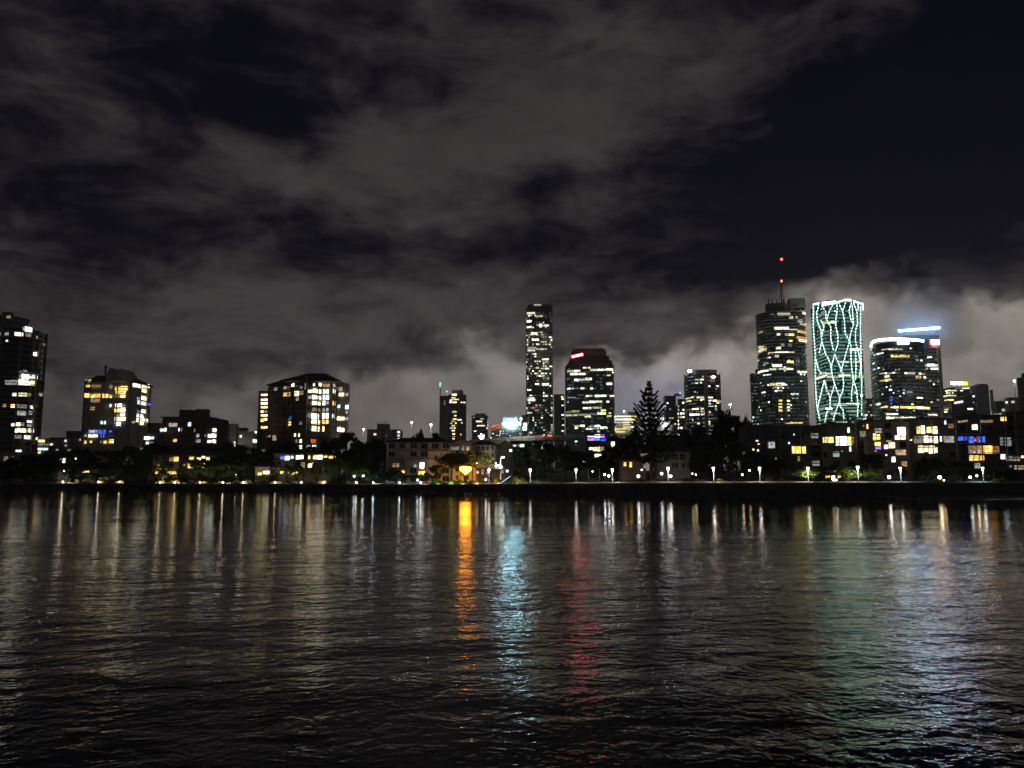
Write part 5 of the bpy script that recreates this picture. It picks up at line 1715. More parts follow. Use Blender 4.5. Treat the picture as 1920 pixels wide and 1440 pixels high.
# elevated road behind the middle trees
road = thing('elevated_road', 'grey elevated road deck crossing behind the dark trees in the middle', 'bridge', (W(990, 825, 420).x, 420, gz(10, 420)))
mb, mr = MB(), MB()
for (xa, ya), (xb, yb) in (((880, 828), (940, 824)), ((940, 824), (1000, 820.5)), ((1000, 820.5), (1062, 818.5)), ((1062, 818.5), (1110, 818.5))):
    a, c = W(xa, ya, 420), W(xb, yb, 420)
    mb.prism([(a.x, 420), (c.x, 420), (c.x, 430), (a.x, 430)], a.z - 1.4, [a.z, c.z, c.z, a.z])
    for y_ in (420.1, 429.8):
        mr.bar((a.x, y_, a.z + .6), (c.x, y_, c.z + .6), .15, .9)
for xx in (900, 945, 990, 1035, 1085):
    a = W(xx, 826, 422)
    MB().box(a.x - .7, a.x + .7, 422, 428, gz(a.x, 425) - .3, a.z - .6).build('pier', 'concrete', road, road.location)
mb.build('deck', 'concrete', road, road.location)
mr.build('parapet', 'pale_wall', road, road.location)
for k, (xx, yy, mm) in enumerate(((1017, 817.5, 'win_red'), (1031, 817, 'win_red'))):
    a = W(xx, yy, 419)
    t_ = thing('traffic_signal', ('red light gantry on the elevated road, %s of two' % ('left', 'right')[k]), 'signal', (a.x, 419, a.z - 3), 'red signals on the elevated road')
    MB().box(-1.0, 1.0, -.1, .1, 2.6, 3.4).build('lit_panel', mm, t_)
    MB().tube([(0, .3, -1.2), (0, .3, 3.6)], .1).build('pole', 'dark_metal', t_)

# ================================================================== trees
def tree_mesh(seed, h, w, trunk_h, nleaf, lobes, leaf=.5, flat=.75):
    """returns (trunk mesh, crown mesh); crown of many small leaf faces in uneven clumps"""
    r = random.Random(seed)
    tb, lf = MB(), MB()
    top = h * .75
    tb.tube([(0, 0, -.5), (r.uniform(-.2, .2), r.uniform(-.2, .2), trunk_h), (r.uniform(-.5, .5), r.uniform(-.5, .5), top)], [w * .035 + .1, w * .028 + .07, .06], 7)
    cl = []
    for i in range(lobes):
        a = 2 * pi * i / lobes + r.uniform(-.5, .5)
        q = r.uniform(.15, .40) * w
        zc = trunk_h + (h - trunk_h) * r.uniform(.22, .82)
        s_ = w * r.uniform(.13, .26)
        if zc + s_ * flat > h:
            zc = h - s_ * flat
        cl.append((q * cos(a), q * sin(a), zc, s_))
        tb.tube([(0, 0, trunk_h * r.uniform(.75, 1.1)), (q * .5 * cos(a), q * .5 * sin(a), (trunk_h + zc) / 2), (q * cos(a), q * sin(a), zc)], [w * .016 + .05, w * .01 + .04, .03], 5)
    cl.append((0, 0, h - w * .2 * flat, w * .2))
    sub_ = []
    for c in cl:
        for _ in range(9):
            u, t_ = r.uniform(-1, 1), r.uniform(0, 2 * pi)
            q = sqrt(1 - u * u) * c[3] * r.uniform(.6, 1.1)
            sub_.append((c[0] + q * cos(t_), c[1] + q * sin(t_), c[2] + u * c[3] * flat, c[3] * r.uniform(.25, .5)))
    for i in range(nleaf):
        c = r.choice(sub_)
        v = Vector((r.gauss(0, .5), r.gauss(0, .5), r.gauss(0, .42))) * c[3]
        p = Vector(c[:3]) + v
        nrm = Vector((r.gauss(0, 1), r.gauss(0, 1), r.gauss(.4, 1))).normalized()
        a = nrm.orthogonal().normalized() * leaf * r.uniform(.5, 1.1)
        bb = nrm.cross(a) * r.uniform(.35, .7)
        k = len(lf.v)
        lf.v += [tuple(p - a), tuple(p + bb), tuple(p + a), tuple(p - bb)]
        lf.f.append((k, k + 1, k + 2, k + 3))
    return tb.mesh('trunk'), lf.mesh('crown')


PROTO = []
for sd, h_, w_, th_, n_, lb_ in ((1, 10, 9, 2.2, 5200, 9), (2, 10, 7.5, 2.5, 4600, 8), (3, 10, 11, 2.0, 5600, 11), (4, 10, 6, 2.0, 4200, 7), (5, 10, 12, 3.4, 5200, 10)):
    PROTO.append((tree_mesh(sd, h_, w_, th_, n_, lb_, .42), h_, w_))
PROTO.append((tree_mesh(6, 10, 17, 5.6, 9000, 13, .42, .38), 10, 15))
TM = {}


def tree(px, ytop, D, wpx, proto, label, group=None, lm='leaf_dark', name='broadleaf_tree', zbase=None):
    a = W(px, ytop, D)
    z0 = gz(a.x, D) if zbase is None else zbase
    (tm, cm), ph, pw = PROTO[proto]
    t_ = thing(name, label, 'tree', (a.x, D, z0), group, random.uniform(0, 6.28))
    s_ = (a.z - z0) / ph
    sw = wpx / F * D / pw
    t_.scale = (sw, sw, s_)
    for nm, me, mt in (('trunk', tm, 'bark'), ('crown', cm, lm)):
        key = (nm, proto, mt)
        if key not in TM:
            q = me.copy()
            q.materials.append(MATS[mt])
            TM[key] = q
        link(nm, TM[key], t_)
    return t_


rt = random.Random(77)
# dark belt along the left bank; crowns fill from the wall up to the house roofs
LP = [(-14, 868, 395, 70), (20, 862, 388, 62), (55, 852, 385, 60), (92, 849, 383, 52), (128, 850, 395, 46), (160, 842, 390, 60), (205, 846, 375, 60), (240, 838, 385, 56), (270, 843, 372, 50), (300, 834, 385, 55), (335, 839, 378, 60),
      (372, 835, 382, 58), (408, 838, 374, 56), (440, 832, 380, 52), (472, 838, 372, 54), (505, 842, 362, 44), (540, 828, 372, 46), (585, 838, 360, 44), (622, 824, 368, 42), (648, 812, 362, 44), (676, 826, 352, 46), (704, 822, 346, 42), (735, 834, 322, 34)]
MARKS = ((108, 'the rounded left tower'), (155, 'the stepped grey building'), (290, 'the gabled tower'), (428, 'the dark mid-rise'), (484, 'the pale cream blocks'), (664, 'the hipped tower'), (999, 'the flat roofed block'))
cnt = {}


def spot(px, kind):
    m_ = next(t for e, t in MARKS if px < e)
    k_ = cnt.get((m_, kind), 0)
    cnt[(m_, kind)] = k_ + 1
    return '%s in front of %s, %s from the left' % (kind, m_, ORD[k_])


for i, (x_, y_, d_, w_) in enumerate(LP):
    tree(x_, y_, d_, w_, rt.choice((0, 1, 2)), spot(x_, 'tall dark tree'), 'trees of the dark left bank belt')
LQ = [(10, 880, 366, 52), (48, 878, 362, 46), (82, 880, 360, 40), (150, 884, 357, 40), (204, 878, 351, 46), (250, 876, 345, 44), (276, 884, 344, 28), (412, 870, 338, 46), (446, 866, 336, 48), (470, 882, 333, 30), (655, 862, 312, 50), (690, 870, 306, 46),
      (722, 884, 293, 30), (742, 880, 289, 26), (776, 889, 283, 22), (800, 886, 280, 24), (640, 886, 316, 28), (345, 898, 342, 20), (760, 890, 292, 22), (306, 866, 341, 26), (340, 872, 342, 24), (368, 862, 341, 26), (396, 866, 340, 30), (536, 866, 321, 22), (562, 874, 319, 24), (592, 868, 318, 26), (622, 864, 316, 28), (112, 866, 359, 30), (134, 868, 358, 28), (664, 838, 345, 44), (700, 846, 335, 40)]
for i, (x_, y_, d_, w_) in enumerate(LQ):
    tree(x_, y_, d_, w_, rt.choice((0, 1, 3)), spot(x_, 'low riverside tree'), 'trees close to the left river wall', 'leaf')
for i, (x_, y_, d_, w_, lab) in enumerate(((785, 811, 330, 26, 'dark tree rising behind the white apartments below a street lamp'), (818, 813, 326, 24, 'smaller dark tree rising behind the white apartments next to another'),
        (975, 840, 285, 50, 'dark tree left of the middle tree mass'), (1020, 829, 280, 56, 'large dark tree right of the long lit hall'), (1058, 834, 276, 50, 'dark tree at the centre of the middle tree mass'), (1085, 846, 268, 44, 'dark tree just left of the blue lit restaurant'),
        (1150, 838, 268, 40, 'dark tree just right of the blue lit restaurant'), (1120, 858, 258, 44, 'dark tree in front of the blue lit restaurant'), (1182, 814, 262, 46, 'dark tree crowding the left side of the tall pine'),
        (1222, 818, 258, 48, 'dark tree crowding the right side of the tall pine'), (1285, 806, 320, 30, 'small tree in front of the disc signed tower base'), (1310, 800, 330, 34, 'dark tree in front of the disc signed tower'),
        (1352, 766, 275, 38, 'tall dark tree crown rising just right of the disc signed tower'), (1378, 780, 278, 36, 'dark tree beside the tall lamp in front of the warm cloud'), (1400, 788, 282, 34, 'dark tree left of the antenna tower base'),
        (1325, 836, 246, 62, 'big black tree right of the white two storey house'), (1365, 822, 242, 60, 'big black tree in front of the leftmost right bank apartments'), (1392, 803, 300, 56, 'broad dark tree filling the gap left of the right bank apartments'), (1345, 806, 305, 50, 'broad dark tree behind the big black tree'), (1415, 850, 236, 54, 'black tree below the leftmost right bank apartments'),
        (1455, 862, 232, 44, 'black low tree below the yellow apartment window'), (1665, 838, 236, 0.1, ''))):
    if lab:
        tree(x_, y_, d_, w_, rt.choice((0, 1, 2)), lab, None)
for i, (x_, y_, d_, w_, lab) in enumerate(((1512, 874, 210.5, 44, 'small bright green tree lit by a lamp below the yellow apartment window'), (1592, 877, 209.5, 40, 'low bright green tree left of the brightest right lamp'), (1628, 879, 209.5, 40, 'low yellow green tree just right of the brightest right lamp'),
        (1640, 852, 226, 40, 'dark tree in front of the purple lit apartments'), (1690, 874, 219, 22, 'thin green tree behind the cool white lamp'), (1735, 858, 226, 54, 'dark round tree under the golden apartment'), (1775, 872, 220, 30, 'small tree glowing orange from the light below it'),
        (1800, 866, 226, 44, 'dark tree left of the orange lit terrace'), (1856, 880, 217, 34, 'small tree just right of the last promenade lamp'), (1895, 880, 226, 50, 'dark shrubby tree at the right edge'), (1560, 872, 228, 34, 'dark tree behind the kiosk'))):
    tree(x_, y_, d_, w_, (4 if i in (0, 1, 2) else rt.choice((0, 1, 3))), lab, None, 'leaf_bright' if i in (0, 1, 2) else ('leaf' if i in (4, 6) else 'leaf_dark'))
# spreading tree over the heart light
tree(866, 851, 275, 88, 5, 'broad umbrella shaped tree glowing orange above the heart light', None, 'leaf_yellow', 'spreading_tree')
for x_, y_, d_, w_, lab in ((818, 872, 279, 26, 'dark tree between the white apartments and the heart light'),):
    tree(x_, y_, d_, w_, 1, lab)

# tall pine with upswept branches
a = W(1217, 716, 245)
z0 = gz(a.x, 245)
pt = thing('norfolk_pine', 'tall dark pine with upswept tiered branches against the bright cloud', 'tree', (a.x, 245, z0))
hh = a.z - z0
tb, nd = MB(), MB()
tb.tube([(0, 0, -.5), (.1, 0, hh * .5), (0, 0, hh)], [.55, .34, .10], 8)
rp_ = random.Random(9)
nw = 15
for i in range(nw):
    f = i / (nw - 1)
    z = hh * (.22 + .70 * f)
    R_ = 6.8 * (1 - f) ** .46 * rp_.uniform(.86, 1.1) + .9
    nb = 10 if f < .8 else 7
    for j in range(nb):
        if rp_.random() < .12:
            continue
        t_ = 2 * pi * (j + rp_.random() * .5) / nb + i * .7
        q = R_ * rp_.choice((rp_.uniform(.55, .8), rp_.uniform(.8, 1.12), rp_.uniform(.85, 1.12)))
        tilt = rp_.uniform(.75, 1.3)
        pts = []
        for s_ in range(8):
            u = s_ / 7
            pts.append(Vector((cos(t_) * q * u ** .9, sin(t_) * q * u ** .9, z - q * .20 * sin(pi * min(1, u * 1.15)) + q * .62 * tilt * max(0, u - .35) ** 1.6)))
        tb.tube(pts, [.13 - .012 * s_ for s_ in range(8)], 4)
        for s_ in range(1, 8):
            for _ in range(18):
                u = rp_.uniform(0, 1)
                p = pts[s_ - 1].lerp(pts[s_], u) + Vector((rp_.gauss(0, .12), rp_.gauss(0, .12), rp_.gauss(.04, .10)))
                d = Vector((cos(t_) * .5 + rp_.gauss(0, .4), sin(t_) * .5 + rp_.gauss(0, .4), rp_.uniform(.2, .9))).normalized() * rp_.uniform(.35, .6)
                w_ = d.orthogonal().normalized() * .16
                k = len(nd.v)
                nd.v += [tuple(p - w_), tuple(p + w_), tuple(p + d + w_ * .5), tuple(p + d - w_ * .5)]
                nd.f.append((k, k + 1, k + 2, k + 3))
for _ in range(160):                       # dense leader at the very top
    p = Vector((rp_.gauss(0, .38), rp_.gauss(0, .38), hh * rp_.uniform(.94, 1.0)))
    d = Vector((rp_.gauss(0, .4), rp_.gauss(0, .4), .8)).normalized() * .5
    w_ = d.orthogonal().normalized() * .12
    k = len(nd.v)
    nd.v += [tuple(p - w_), tuple(p + w_), tuple(p + d + w_ * .5), tuple(p + d - w_ * .5)]
    nd.f.append((k, k + 1, k + 2, k + 3))
tb.build('trunk', 'bark', pt)
nd.build('crown', 'needle', pt)

# hedges and shrubs round the heart light
def shrub(px, D, wpx, h, label, lm='leaf', group=None, deep=2.0, seed=0):
    r = random.Random(seed)
    a = W(px, 900, D)
    z0 = gz(a.x, D)
    t_ = thing('shrub', label, 'shrub', (a.x, D, z0), group)
    w = wpx / F * D
    lf, st_ = MB(), MB()
    for i in range(int(220 + w * 160)):
        x = r.uniform(-.5, .5) * w
        hx = h * (1 - (abs(x) / (w * .55)) ** 3) * (.8 + .2 * sin(x * 3 + seed))
        p = Vector((x, r.uniform(-.5, .5) * deep, max(.05, hx * r.random() ** .6)))
        nrm = Vector((r.gauss(0, 1), r.gauss(-.3, 1), r.gauss(.3, 1))).normalized()
        a_ = nrm.orthogonal().normalized() * .2 * r.uniform(.5, 1.2)
        b_ = nrm.cross(a_) * .6
        k = len(lf.v)
        lf.v += [tuple(p - a_), tuple(p + b_), tuple(p + a_), tuple(p - b_)]
        lf.f.append((k, k + 1, k + 2, k + 3))
    for i in range(max(2, int(w))):
        x = (i + .5) / max(2, int(w)) * w - w / 2
        st_.tube([(x, 0, -.1), (x + .2, .1, h * .7)], [.06, .03], 5)
    st_.build('stem', 'bark', t_)
    lf.build('foliage', lm, t_)
    return t_


for i, (x_, d_, w_, h_, lab, lm) in enumerate(((822, 274.5, 30, 1.5, 'dark green hedge at the left end of the lit garden', 'leaf'), (860, 268.6, 36, 1.7, 'bright green clipped hedge below the heart light', 'leaf'), (893, 264.5, 34, 1.4, 'olive hedge just right of the heart light', 'leaf_yellow'),
        (933, 259, 22, 2.0, 'yellow green shrub beside the tapered lamp', 'leaf_yellow'), (972, 254.5, 34, 2.4, 'grassy mound shrub left of the second promenade lamp', 'leaf_yellow'), (1003, 250, 26, 1.2, 'low green shrub at the foot of the second promenade lamp', 'leaf'))):
    shrub(x_, d_, w_, h_, lab, lm, None, 2.2, i)
rs = random.Random(3)
for i in range(30):
    x_ = 1030 + i * 29 + rs.uniform(-8, 8)
    D_ = 262 - (x_ - 960) * .11 if x_ < 1400 else 213.5 + rs.uniform(0, 4)
    shrub(x_, D_, rs.uniform(16, 28), rs.uniform(.7, 1.5), 'low shrub in the planting behind the right promenade, %s from the left' % ORD[i], rs.choice(('leaf', 'leaf_dark', 'leaf_yellow')), 'low shrubs behind the promenade', 1.6, 20 + i)
for i in range(20):
    x_ = 170 + i * 27 + rs.uniform(-6, 6)
    D_ = 330.0
    for _ in range(8):
        D_ = bank(W(x_, 903, D_).x) + 3.2
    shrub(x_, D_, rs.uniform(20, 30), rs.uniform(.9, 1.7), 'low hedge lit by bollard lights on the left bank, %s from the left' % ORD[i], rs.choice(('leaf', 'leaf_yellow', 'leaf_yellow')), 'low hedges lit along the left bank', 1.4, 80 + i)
# lone bush hanging on the wall
t_ = shrub(1086, bank(W(1086, 915, 236).x) - .9, 20, 2.6, 'lone dark bush growing out of the river wall', 'leaf_dark', None, 1.2, 60)
t_.location.z = .4

# ================================================================== lamps
def post_lamp(px, D, ytop, label, group, mt='lamp_white', k=1.0):
    a = W(px, ytop, D)
    z0 = gz(a.x, D)
    h = a.z - z0
    t_ = thing('lamp_post', label, 'lamp', (a.x, D, z0), group)
    MB().tube([(0, 0, 0), (0, 0, .4), (0, 0, h - .7)], [.13, .10, .13], 8).build('pole', 'white_paint', t_, smooth=True)
    MB().tube([(0, 0, h - .72), (0, 0, h - .06)], [.20, .32], 10).build('lamp_head', 'lamp_white', t_)
    MB().tube([(0, 0, h - .05), (0, 0, h + .04)], [.36, .30], 10).build('lamp_cap', 'metal', t_)
    ring_o = [(.32 * cos(2 * pi * i / 12), .32 * sin(2 * pi * i / 12)) for i in range(12)]
    ring_i = [(.15 * cos(2 * pi * i / 12), .15 * sin(2 * pi * i / 12)) for i in range(12)]
    MB().ring(ring_o, ring_i, h - .775, h - .765).build('lamp_lens', 'lens_cool' if mt == 'lamp_cool' else 'lens_white', t_)
    MB().ring([(x * 1.08, y * 1.08) for x, y in ring_o], ring_i, h - .76, h - .725).build('lamp_collar', 'metal', t_)
    return t_


PL = [917, 994, 1080, 1148, 1252.5, 1337.5, 1424, 1514.5, 1608, 1688, 1842]
for i, x_ in enumerate(PL):
    D_ = 230.0
    for _ in range(8):
        D_ = bank(W(x_, 900, D_).x) + 3.2
    post_lamp(x_, D_, 876 + (3 if i < 4 else 0) - (2 if i == 8 else 0), 'tapered white lamp post on the promenade, %s from its left end' % ORD[i], 'tapered lamp posts along the promenade', 'lamp_cool' if x_ in (1688, 1842) else 'lamp_white')


def wall_lamp(px, py, label, group, mt='lamp_warm'):
    D_ = 320.0
    for _ in range(8):
        D_ = bank(W(px, py, D_).x) + 1.0
    a = W(px, py, D_)
    z0 = prom(a.x) + .02
    t_ = thing('bollard_light', label, 'lamp', (a.x, D_, z0), group)
    h = max(.5, a.z - z0)
    MB().tube([(0, 0, 0), (0, 0, h - .3)], .09, 8).build('post', 'dark_metal', t_)
    MB().ball((0, 0, h), .30, 10, 6).build('lamp_globe', mt, t_)
    MB().box(-.30, .30, .33, .36, h - .2, h + .2).build('reflector_lens', 'lens_path' if mt == 'lamp_cool' else 'lens_warm', t_)
    MB().box(-.34, .34, .29, .325, h - .24, h + .24).build('reflector_back', 'dark_metal', t_)
    MB().tube([(0, 0, h + .32), (0, 0, h + .38)], [.22, .12], 8).build('lamp_cap', 'dark_metal', t_)


WL = [118, 185, 224, 300, 328, 375, 418, 456, 516, 565, 607, 668]
for i, x_ in enumerate(WL):
    wall_lamp(x_, 903.5 if i < 3 else 904.5, 'warm white bollard light on the left river wall, %s from the left' % ORD[i], 'warm bollard lights on the left river wall')
for i, x_ in enumerate((700, 749, 789)):
    wall_lamp(x_, 905, 'bluish white bollard light below the white apartments, %s from the left' % ORD[i], 'bluish bollard lights below the white apartments', 'lamp_cool')


def globe(px, py, D, r, mt, label, group=None):
    a = W(px, py, D)
    z0 = gz(a.x, D)
    t_ = thing('globe_lamp', label, 'lamp', (a.x, D, z0), group)
    h = max(.6, a.z - z0)
    MB().tube([(0, 0, 0), (0, 0, h - r * .9)], .05, 6).build('post', 'dark_metal', t_)
    MB().ball((0, 0, h), r, 12, 8).build('lamp_globe', mt, t_, smooth=True)


for x_, y_, d_, r_, m_, lab in ((664, 893, 305, .34, 'lamp_cool', 'blue white garden light left of the white apartments'), (681, 892, 303, .34, 'lamp_cool', 'blue white garden light nearer the white apartments'), (783, 900, 280, .30, 'lamp_cool', 'blue white garden light above the third bluish bollard'),
        (832, 868, 280, .22, 'globe_white', 'small white lamp at the left of the spreading tree'), (1134, 890, 243, .30, 'globe_white', 'white globe lamp left of the fourth promenade lamp'), (1141.5, 892.5, 240, .30, 'globe_white', 'white globe lamp touching the fourth promenade lamp'),
        (1197, 893, 232, .36, 'globe_white', 'white globe lamp under the tall pine'), (1203.5, 881, 238, .22, 'globe_warm', 'small warm globe lamp under the tall pine'), (1240.5, 888, 236, .34, 'globe_white', 'white globe lamp in front of the white house'),
        (1257.5, 893, 226, .34, 'globe_white', 'white globe lamp right beside the fifth promenade lamp'), (1392, 890, 222, .22, 'globe_warm', 'small warm globe lamp under the black trees'), (1405, 882, 226, .22, 'globe_warm', 'yellowish globe lamp among the black trees'),
        (1568, 903, 213, .22, 'globe_white', 'low white light in front of the kiosk'), (1667, 894.5, 214, .40, 'globe_white', 'strong white globe lamp left of the cool white lamp post'), (1762, 895, 213, .44, 'globe_warm', 'strong warm globe lamp below the golden apartment'),
        (1770, 904, 210, .20, 'globe_warm', 'little warm ground light right of the strong warm globe'), (1819, 895, 218, .32, 'globe_white', 'white globe lamp left of the last promenade lamp'), (1831.5, 892, 219, .26, 'globe_warm', 'amber globe lamp left of the last promenade lamp'),
        (1298, 888, 230, .16, 'globe_warm', 'tiny yellow garden light right of the white house'), (1304.5, 890, 228, .18, 'globe_warm', 'tiny yellow garden light further right of the white house'), (894, 868.5, 273, .16, 'globe_warm', 'small warm light beneath the spreading tree canopy'),
        (911, 899, 260.5, .26, 'globe_white', 'low white light at the foot of the first promenade lamp'), (652, 882, 314, .20, 'globe_warm', 'small warm light under the trees left of the white apartments'), (442, 890, 336, .18, 'globe_white', 'small white garden light on the left bank'),
        (441, 836, 470, .40, 'lamp_far', 'white lamp at the foot of the pale cream block'), (30, 874, 392, .22, 'lamp_far', 'dim lamp at the foot of the pale podium'), (120, 883, 352, .20, 'globe_white', 'small white light under the far left trees'), (142, 860, 360, .18, 'globe_white', 'tiny white light right of the small dark house')):
    globe(x_, y_, d_, r_, m_, lab)


def street_lamp(px, ytop, D, label, h=None, mt='lamp_far', arm=0.0, group=None, ybase=None):
    a = W(px, ytop, D)
    z0 = gz(a.x, D) if ybase is None else W(px, ybase, D).z
    h = a.z - z0
    t_ = thing('street_lamp', label, 'lamp', (a.x, D, z0), group)
    MB().tube([(arm, 0, 0), (arm, 0, h * .5), (arm, 0, h - .3)] + ([(0, 0, h)] if arm else []), [.24, .20, .17] + ([.10] if arm else []), 8).build('pole', 'white_paint', t_)
    if not arm:
        MB().ring([(.6 * cos(2 * pi * i / 12), .6 * sin(2 * pi * i / 12)) for i in range(12)], [(.2 * cos(2 * pi * i / 12), .2 * sin(2 * pi * i / 12)) for i in range(12)], h - .2, h - .19).build('lamp_lens', 'lens_white', t_)
    MB().tube([(0, 0, h - .10), (0, 0, h + .25)], [.55, .40], 10).build('lamp_head', mt, t_)
    MB().tube([(0, 0, h + .26), (0, 0, h + .40)], [.45, .2], 10).build('lamp_cap', 'metal', t_)


for x_, y_, d_, lab in ((682, 805, 430, 'street lamp left of the grey flat roofed block'), (772, 792, 430, 'street lamp in the sky above the white apartments'), (808, 796, 420, 'street lamp above the tree behind the white apartments'), (977, 785, 415, 'street lamp right of the long white glowing sign'),
        (1170, 771, 548, 'lamp standing on the roof of the lit car park'), (1369, 758, 400, 'tall street lamp in front of the warm cloud'), (1615.5, 742, 420, 'tall street lamp at the foot of the light line tower'), (1902, 714, 400, 'tall street lamp near the right edge')):
    street_lamp(x_, y_, d_, lab, ybase=779 if x_ == 1170 else None)
street_lamp(943, 857.5, 268, 'curved arm street lamp right of the cream wing', arm=-.8)

c = W(935, 874, 266)
t_ = thing('floodlight_cluster', 'dazzling white floodlight cluster at the corner of the cream wing', 'lamp', (c.x, 266, gz(c.x, 266)))
h = c.z - gz(c.x, 266)
MB().tube([(0, 0, 0), (0, 0, h - .2)], .08).build('pole', 'dark_metal', t_)
for dx_, dz_, r_ in ((-.8, 0, .42), (-.1, .15, .45), (.6, -.1, .42), (1.0, -.25, .3), (-.9, .9, .26)):
    MB().ball((dx_, 0, h + dz_), r_, 10, 6, .8).build('glow_globe', 'globe_green', t_)  # globes stand in for pale foliage lit by a lamp
for dx_ in (-.7, 0, .7):
    MB().box(dx_ - .28, dx_ + .28, .62, .66, h - .3, h + .5).build('flood_lens', 'flood_white', t_)  # hidden panels added to light the cream wing
    MB().box(dx_ - .32, dx_ + .32, .52, .615, h - .34, h + .54).build('flood_housing', 'dark_metal', t_)  # hides the added panels from the river side
MB().bar((-1, .1, h - .3), (1.1, .1, h - .3), .1, .1).build('crossbar', 'dark_metal', t_)

# ================================================================== heart light and garden pieces
c = W(873, 882, 269)
t_ = thing('heart_light', 'large glowing golden heart shaped light under the spreading tree', 'light sculpture', (c.x, 269, gz(c.x, 269)))
zc = c.z - gz(c.x, 269)
hp = []
for i in range(40):
    a = 2 * pi * i / 40
    hp.append((16 * sin(a) ** 3 / 16 * 2.0, (13 * cos(a) - 5 * cos(2 * a) - 2 * cos(3 * a) - cos(4 * a)) / 16 * 1.6 + .15))
mb = MB()
k = len(hp)
mb.v = [(x, -.2, zc + z) for x, z in hp] + [(x, .2, zc + z) for x, z in hp]
for i in range(k):
    mb.f.append((i, k + i, k + (i + 1) % k, (i + 1) % k))
for o_ in (0, k):
    for i in range(k // 2 - 1):
        q = (i, i + 1, k - 2 - i, k - 1 - i) if i else (0, 1, k - 1)
        q = (i, i + 1, (k - i - 1) % k, (k - i) % k) if i else (0, 1, k - 1)
        mb.f.append(tuple(o_ + j for j in q))
    mb.f.append(tuple(o_ + j for j in (k // 2 - 1, k // 2, k // 2 + 1)))
mb.build('heart', 'heart_light', t_)
MB().box(-.5, .5, -.5, .5, 0, zc - 1.9 if zc > 2.3 else .4).build('plinth', 'timber', t_)
for sx in (-.25, .25):
    MB().tube([(sx, .3, .1), (sx, .3, zc)], .05).build('support', 'dark_metal', t_)
for x0_, x1_, lab in ((840, 860, 'low timber garden wall left of the heart light'), (880, 891, 'low timber garden wall right of the heart light')):
    a, c2 = W(x0_, 893, 267.5), W(x1_, 893, 267.5)
    t_ = thing('garden_wall', lab, 'wall', ((a.x + c2.x) / 2, 267.5, gz(a.x, 267.5) - .1))
    w_ = (c2.x - a.x) / 2
    MB().box(-w_, w_, -.12, .12, 0, 1.3).build('wall_panel', 'timber', t_)
    MB().box(-w_ - .05, w_ + .05, -.17, .17, 1.303, 1.38).build('coping', 'pale_wall', t_)

# coloured garden uplights at the hedge; two fill lights added to brighten the tree
for i, (x_, d_, z_, m_, lab) in enumerate(((846, 267.0, .25, 'lens_green', 'small green garden uplight at the left of the clipped hedge'), (868, 266.8, .25, 'lens_green', 'small green garden uplight at the right of the clipped hedge'),
        (818, 272.8, .25, 'lens_green', 'small green garden uplight before the dark hedge'), (893, 262.8, .25, 'lens_amber', 'small amber garden uplight before the olive hedge'), (932, 257.3, .25, 'lens_amber', 'small amber garden uplight before the yellow shrub'),
        (850, 271.0, .5, 'lens_orange', 'amber uplight under the left side of the spreading tree'), (886, 270.8, .5, 'lens_orange', 'amber uplight under the right side of the spreading tree'), (972, 252.8, .25, 'lens_warm', 'small warm uplight before the grassy mound'))):
    a = W(x_, 900, d_)
    t_ = thing('garden_uplight', lab, 'lamp', (a.x, d_, gz(a.x, d_)))
    up_ = 1.0 if z_ > .4 else .35
    mb = MB()
    mb.v = [(-.22, .02, z_ - .12), (.22, .02, z_ - .12), (.22, .02 + .2 * up_, z_ + .2), (-.22, .02 + .2 * up_, z_ + .2)]
    mb.f = [(3, 2, 1, 0)]
    mb2 = MB()
    mb2.v = [(x, y - .02, z) for x, y, z in mb.v] + [(x * 1.15, y - .16, z + .03) for x, y, z in mb.v]
    mb2.f = [(0, 1, 2, 3), (7, 6, 5, 4), (0, 4, 5, 1), (1, 5, 6, 2), (2, 6, 7, 3), (3, 7, 4, 0)]
    mb.build('lens', m_, t_)
    mb2.build('housing', 'dark_metal', t_)
    MB().box(-.05, .05, -.12, -.04, -.05, z_ - .1).build('stake', 'dark_metal', t_)

# staircase with pale blue lit treads
c = W(948, 899, 256)
t_ = thing('lit_staircase', 'small open staircase with pale blue glowing steps by the garden mound', 'stairs', (c.x, 256, gz(c.x, 256)))
for i in range(5):
    x = -1.3 + i * .62
    mb = MB().bar((x - .22, -.3, .2 + i * .42), (x + .22, -.3, .75 + i * .42), .35, .16)
    mb.build('tread', 'cyan_panel', t_)
MB().bar((-1.6, 0, 0), (1.7, 0, 2.5), .1, .2).build('stringer', 'metal', t_)
MB().bar((-.4, -.5, .2), (2.6, -.5, 1.5), .06, .06).bar((-.4, -.5, 0), (2.4, -.5, .9), .06, .06).build('handrail', 'white_paint', t_)

# white shade canopy
c = W(1113.5, 880, 240)
t_ = thing('shade_canopy', 'white curved shade canopy under the dark trees by the promenade', 'canopy', (c.x, 240, gz(c.x, 240)))
hz = c.z - gz(c.x, 240)
mb = MB()
for i in range(9):
    u = i / 8 * 2 - 1
    for y_ in (-1.2, 1.2):
        mb.v.append((u * 1.9, y_, hz + .35 * (1 - u * u) - .1))
for i in range(8):
    mb.f.append((2 * i, 2 * i + 2, 2 * i + 3, 2 * i + 1))
    mb.f.append((2 * i + 1, 2 * i + 3, 2 * i + 2, 2 * i))
mb.build('fabric', 'cloth', t_)
for x in (-1.7, 1.7):
    MB().tube([(x, 0, 0), (x, 0, hz)], .05).build('post', 'metal', t_)
globe(1111, 884, 239.2, .16, 'globe_white', 'small white lamp beneath the shade canopy')

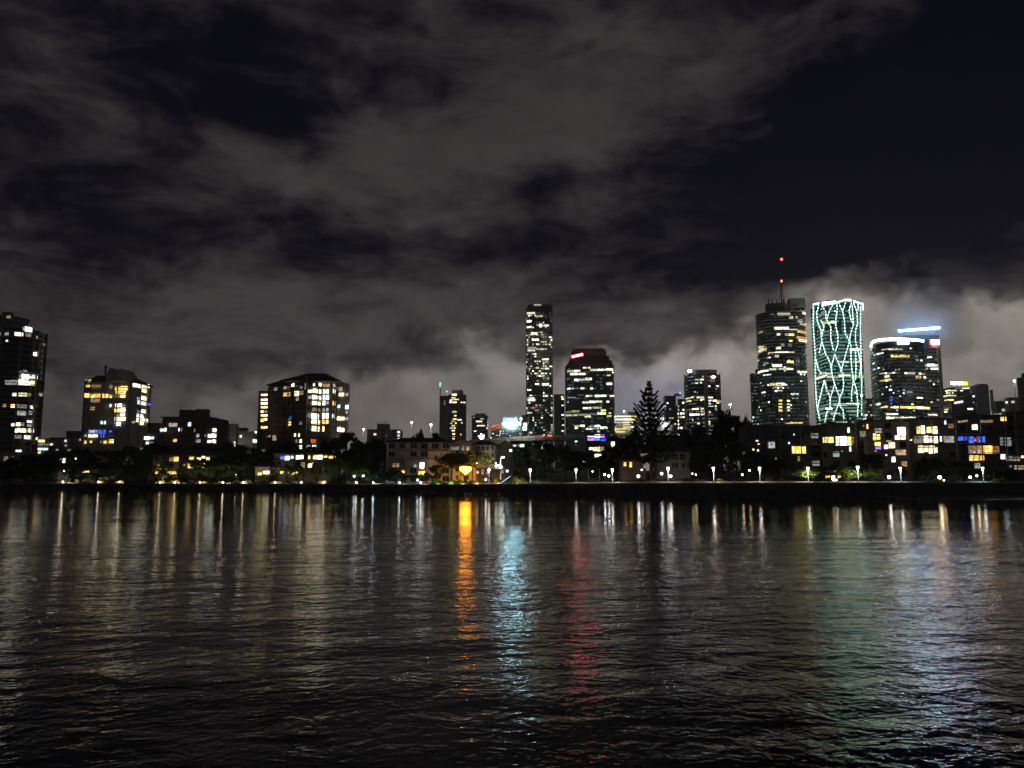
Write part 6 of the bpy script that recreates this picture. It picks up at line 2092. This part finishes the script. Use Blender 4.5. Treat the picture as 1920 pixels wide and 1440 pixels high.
# small T-shaped orange sign on the promenade
c = W(1353, 899, 208)
t_ = thing('marker_sign', 'small orange T shaped marker sign standing on the promenade', 'sign', (c.x, bank(c.x) + 1.5, prom(c.x) + .02))
MB().tube([(0, 0, 0), (0, 0, .9)], .05).build('post', 'timber', t_)
MB().box(-.42, .42, -.04, .04, .86, 1.06).build('sign_board', 'win_red', t_)

# railing on the promenade edge
rl = thing('promenade_railing', 'thin metal railing along the edge of the lit promenade', 'railing', (30, bank(30) + .5, prom(30)))
posts, rails = MB(), MB()
xr = [-14 + 1.8 * i for i in range(72)]
for i, x in enumerate(xr):
    y, z = bank(x) + .55, prom(x) + .02
    posts.box(x - .025, x + .025, y - .025, y + .025, z, z + 1.0)
    if i:
        xp = xr[i - 1]
        for zz in (.5, 1.03):
            rails.bar((xp, bank(xp) + .55, prom(xp) + zz), (x, y, z + zz - .02), .035, .035)
posts.build('posts', 'dark_metal', rl, rl.location, kind='stuff')
rails.build('rails', 'dark_metal', rl, rl.location)

# ================================================================== low cloud drifting round the towers
def puff(px, py, D, rx, ry, rz, dens, label, seed):
    c = W(px, py, D)
    r = random.Random(seed)
    mb = MB().ball((0, 0, 0), 1, 24, 14)
    ph = [(r.uniform(1, 3), r.uniform(1, 3), r.uniform(1, 3), r.uniform(0, 6)) for _ in range(5)]
    out = []
    for x, y, z in mb.v:
        k = 1 + .09 * sum(sin(a_ * x * 1.7 + b_ * y * 1.7 + c_ * z * 1.7 + d_) for a_, b_, c_, d_ in ph)
        out.append((x * rx * k, y * ry * k, z * rz * k))
    mb.v = out
    m_ = bpy.data.materials.new('cloud_vapour')
    m_.use_nodes = True
    t_ = m_.node_tree
    t_.nodes.clear()
    v_ = t_.nodes.new('ShaderNodeVolumePrincipled')
    v_.inputs['Color'].default_value = (.96, .97, 1, 1)
    v_.inputs['Density'].default_value = dens
    v_.inputs['Anisotropy'].default_value = .2
    o_ = t_.nodes.new('ShaderNodeOutputMaterial')
    t_.links.new(v_.outputs[0], o_.inputs['Volume'])
    MATS['cloud_vapour'] = m_
    o = mb.build('low_cloud', 'cloud_vapour')
    o.location = c
    o['kind'] = 'stuff'
    o['label'] = label


puff(1728, 608, 1085, 100, 40, 62, .0065, 'thin low cloud glowing blue round the long blue sign', 1)
puff(1040, 660, 985, 48, 22, 34, .006, 'thin low cloud drifting across the slender tower', 2)

# ================================================================== air
mh = bpy.data.materials.new('haze')
mh.use_nodes = True
t = mh.node_tree
t.nodes.clear()
pv = t.nodes.new('ShaderNodeVolumePrincipled')
pv.inputs['Color'].default_value = (.93, .95, 1, 1)
pv.inputs['Density'].default_value = HAZE
pv.inputs['Anisotropy'].default_value = .35
oo = t.nodes.new('ShaderNodeOutputMaterial')
t.links.new(pv.outputs[0], oo.inputs['Volume'])
MATS['haze'] = mh
if HAZE > 0:
    o = MB().box(-2600, 2600, -400, 2900, -3, 272).build('haze', 'haze')
    o['kind'] = 'stuff'
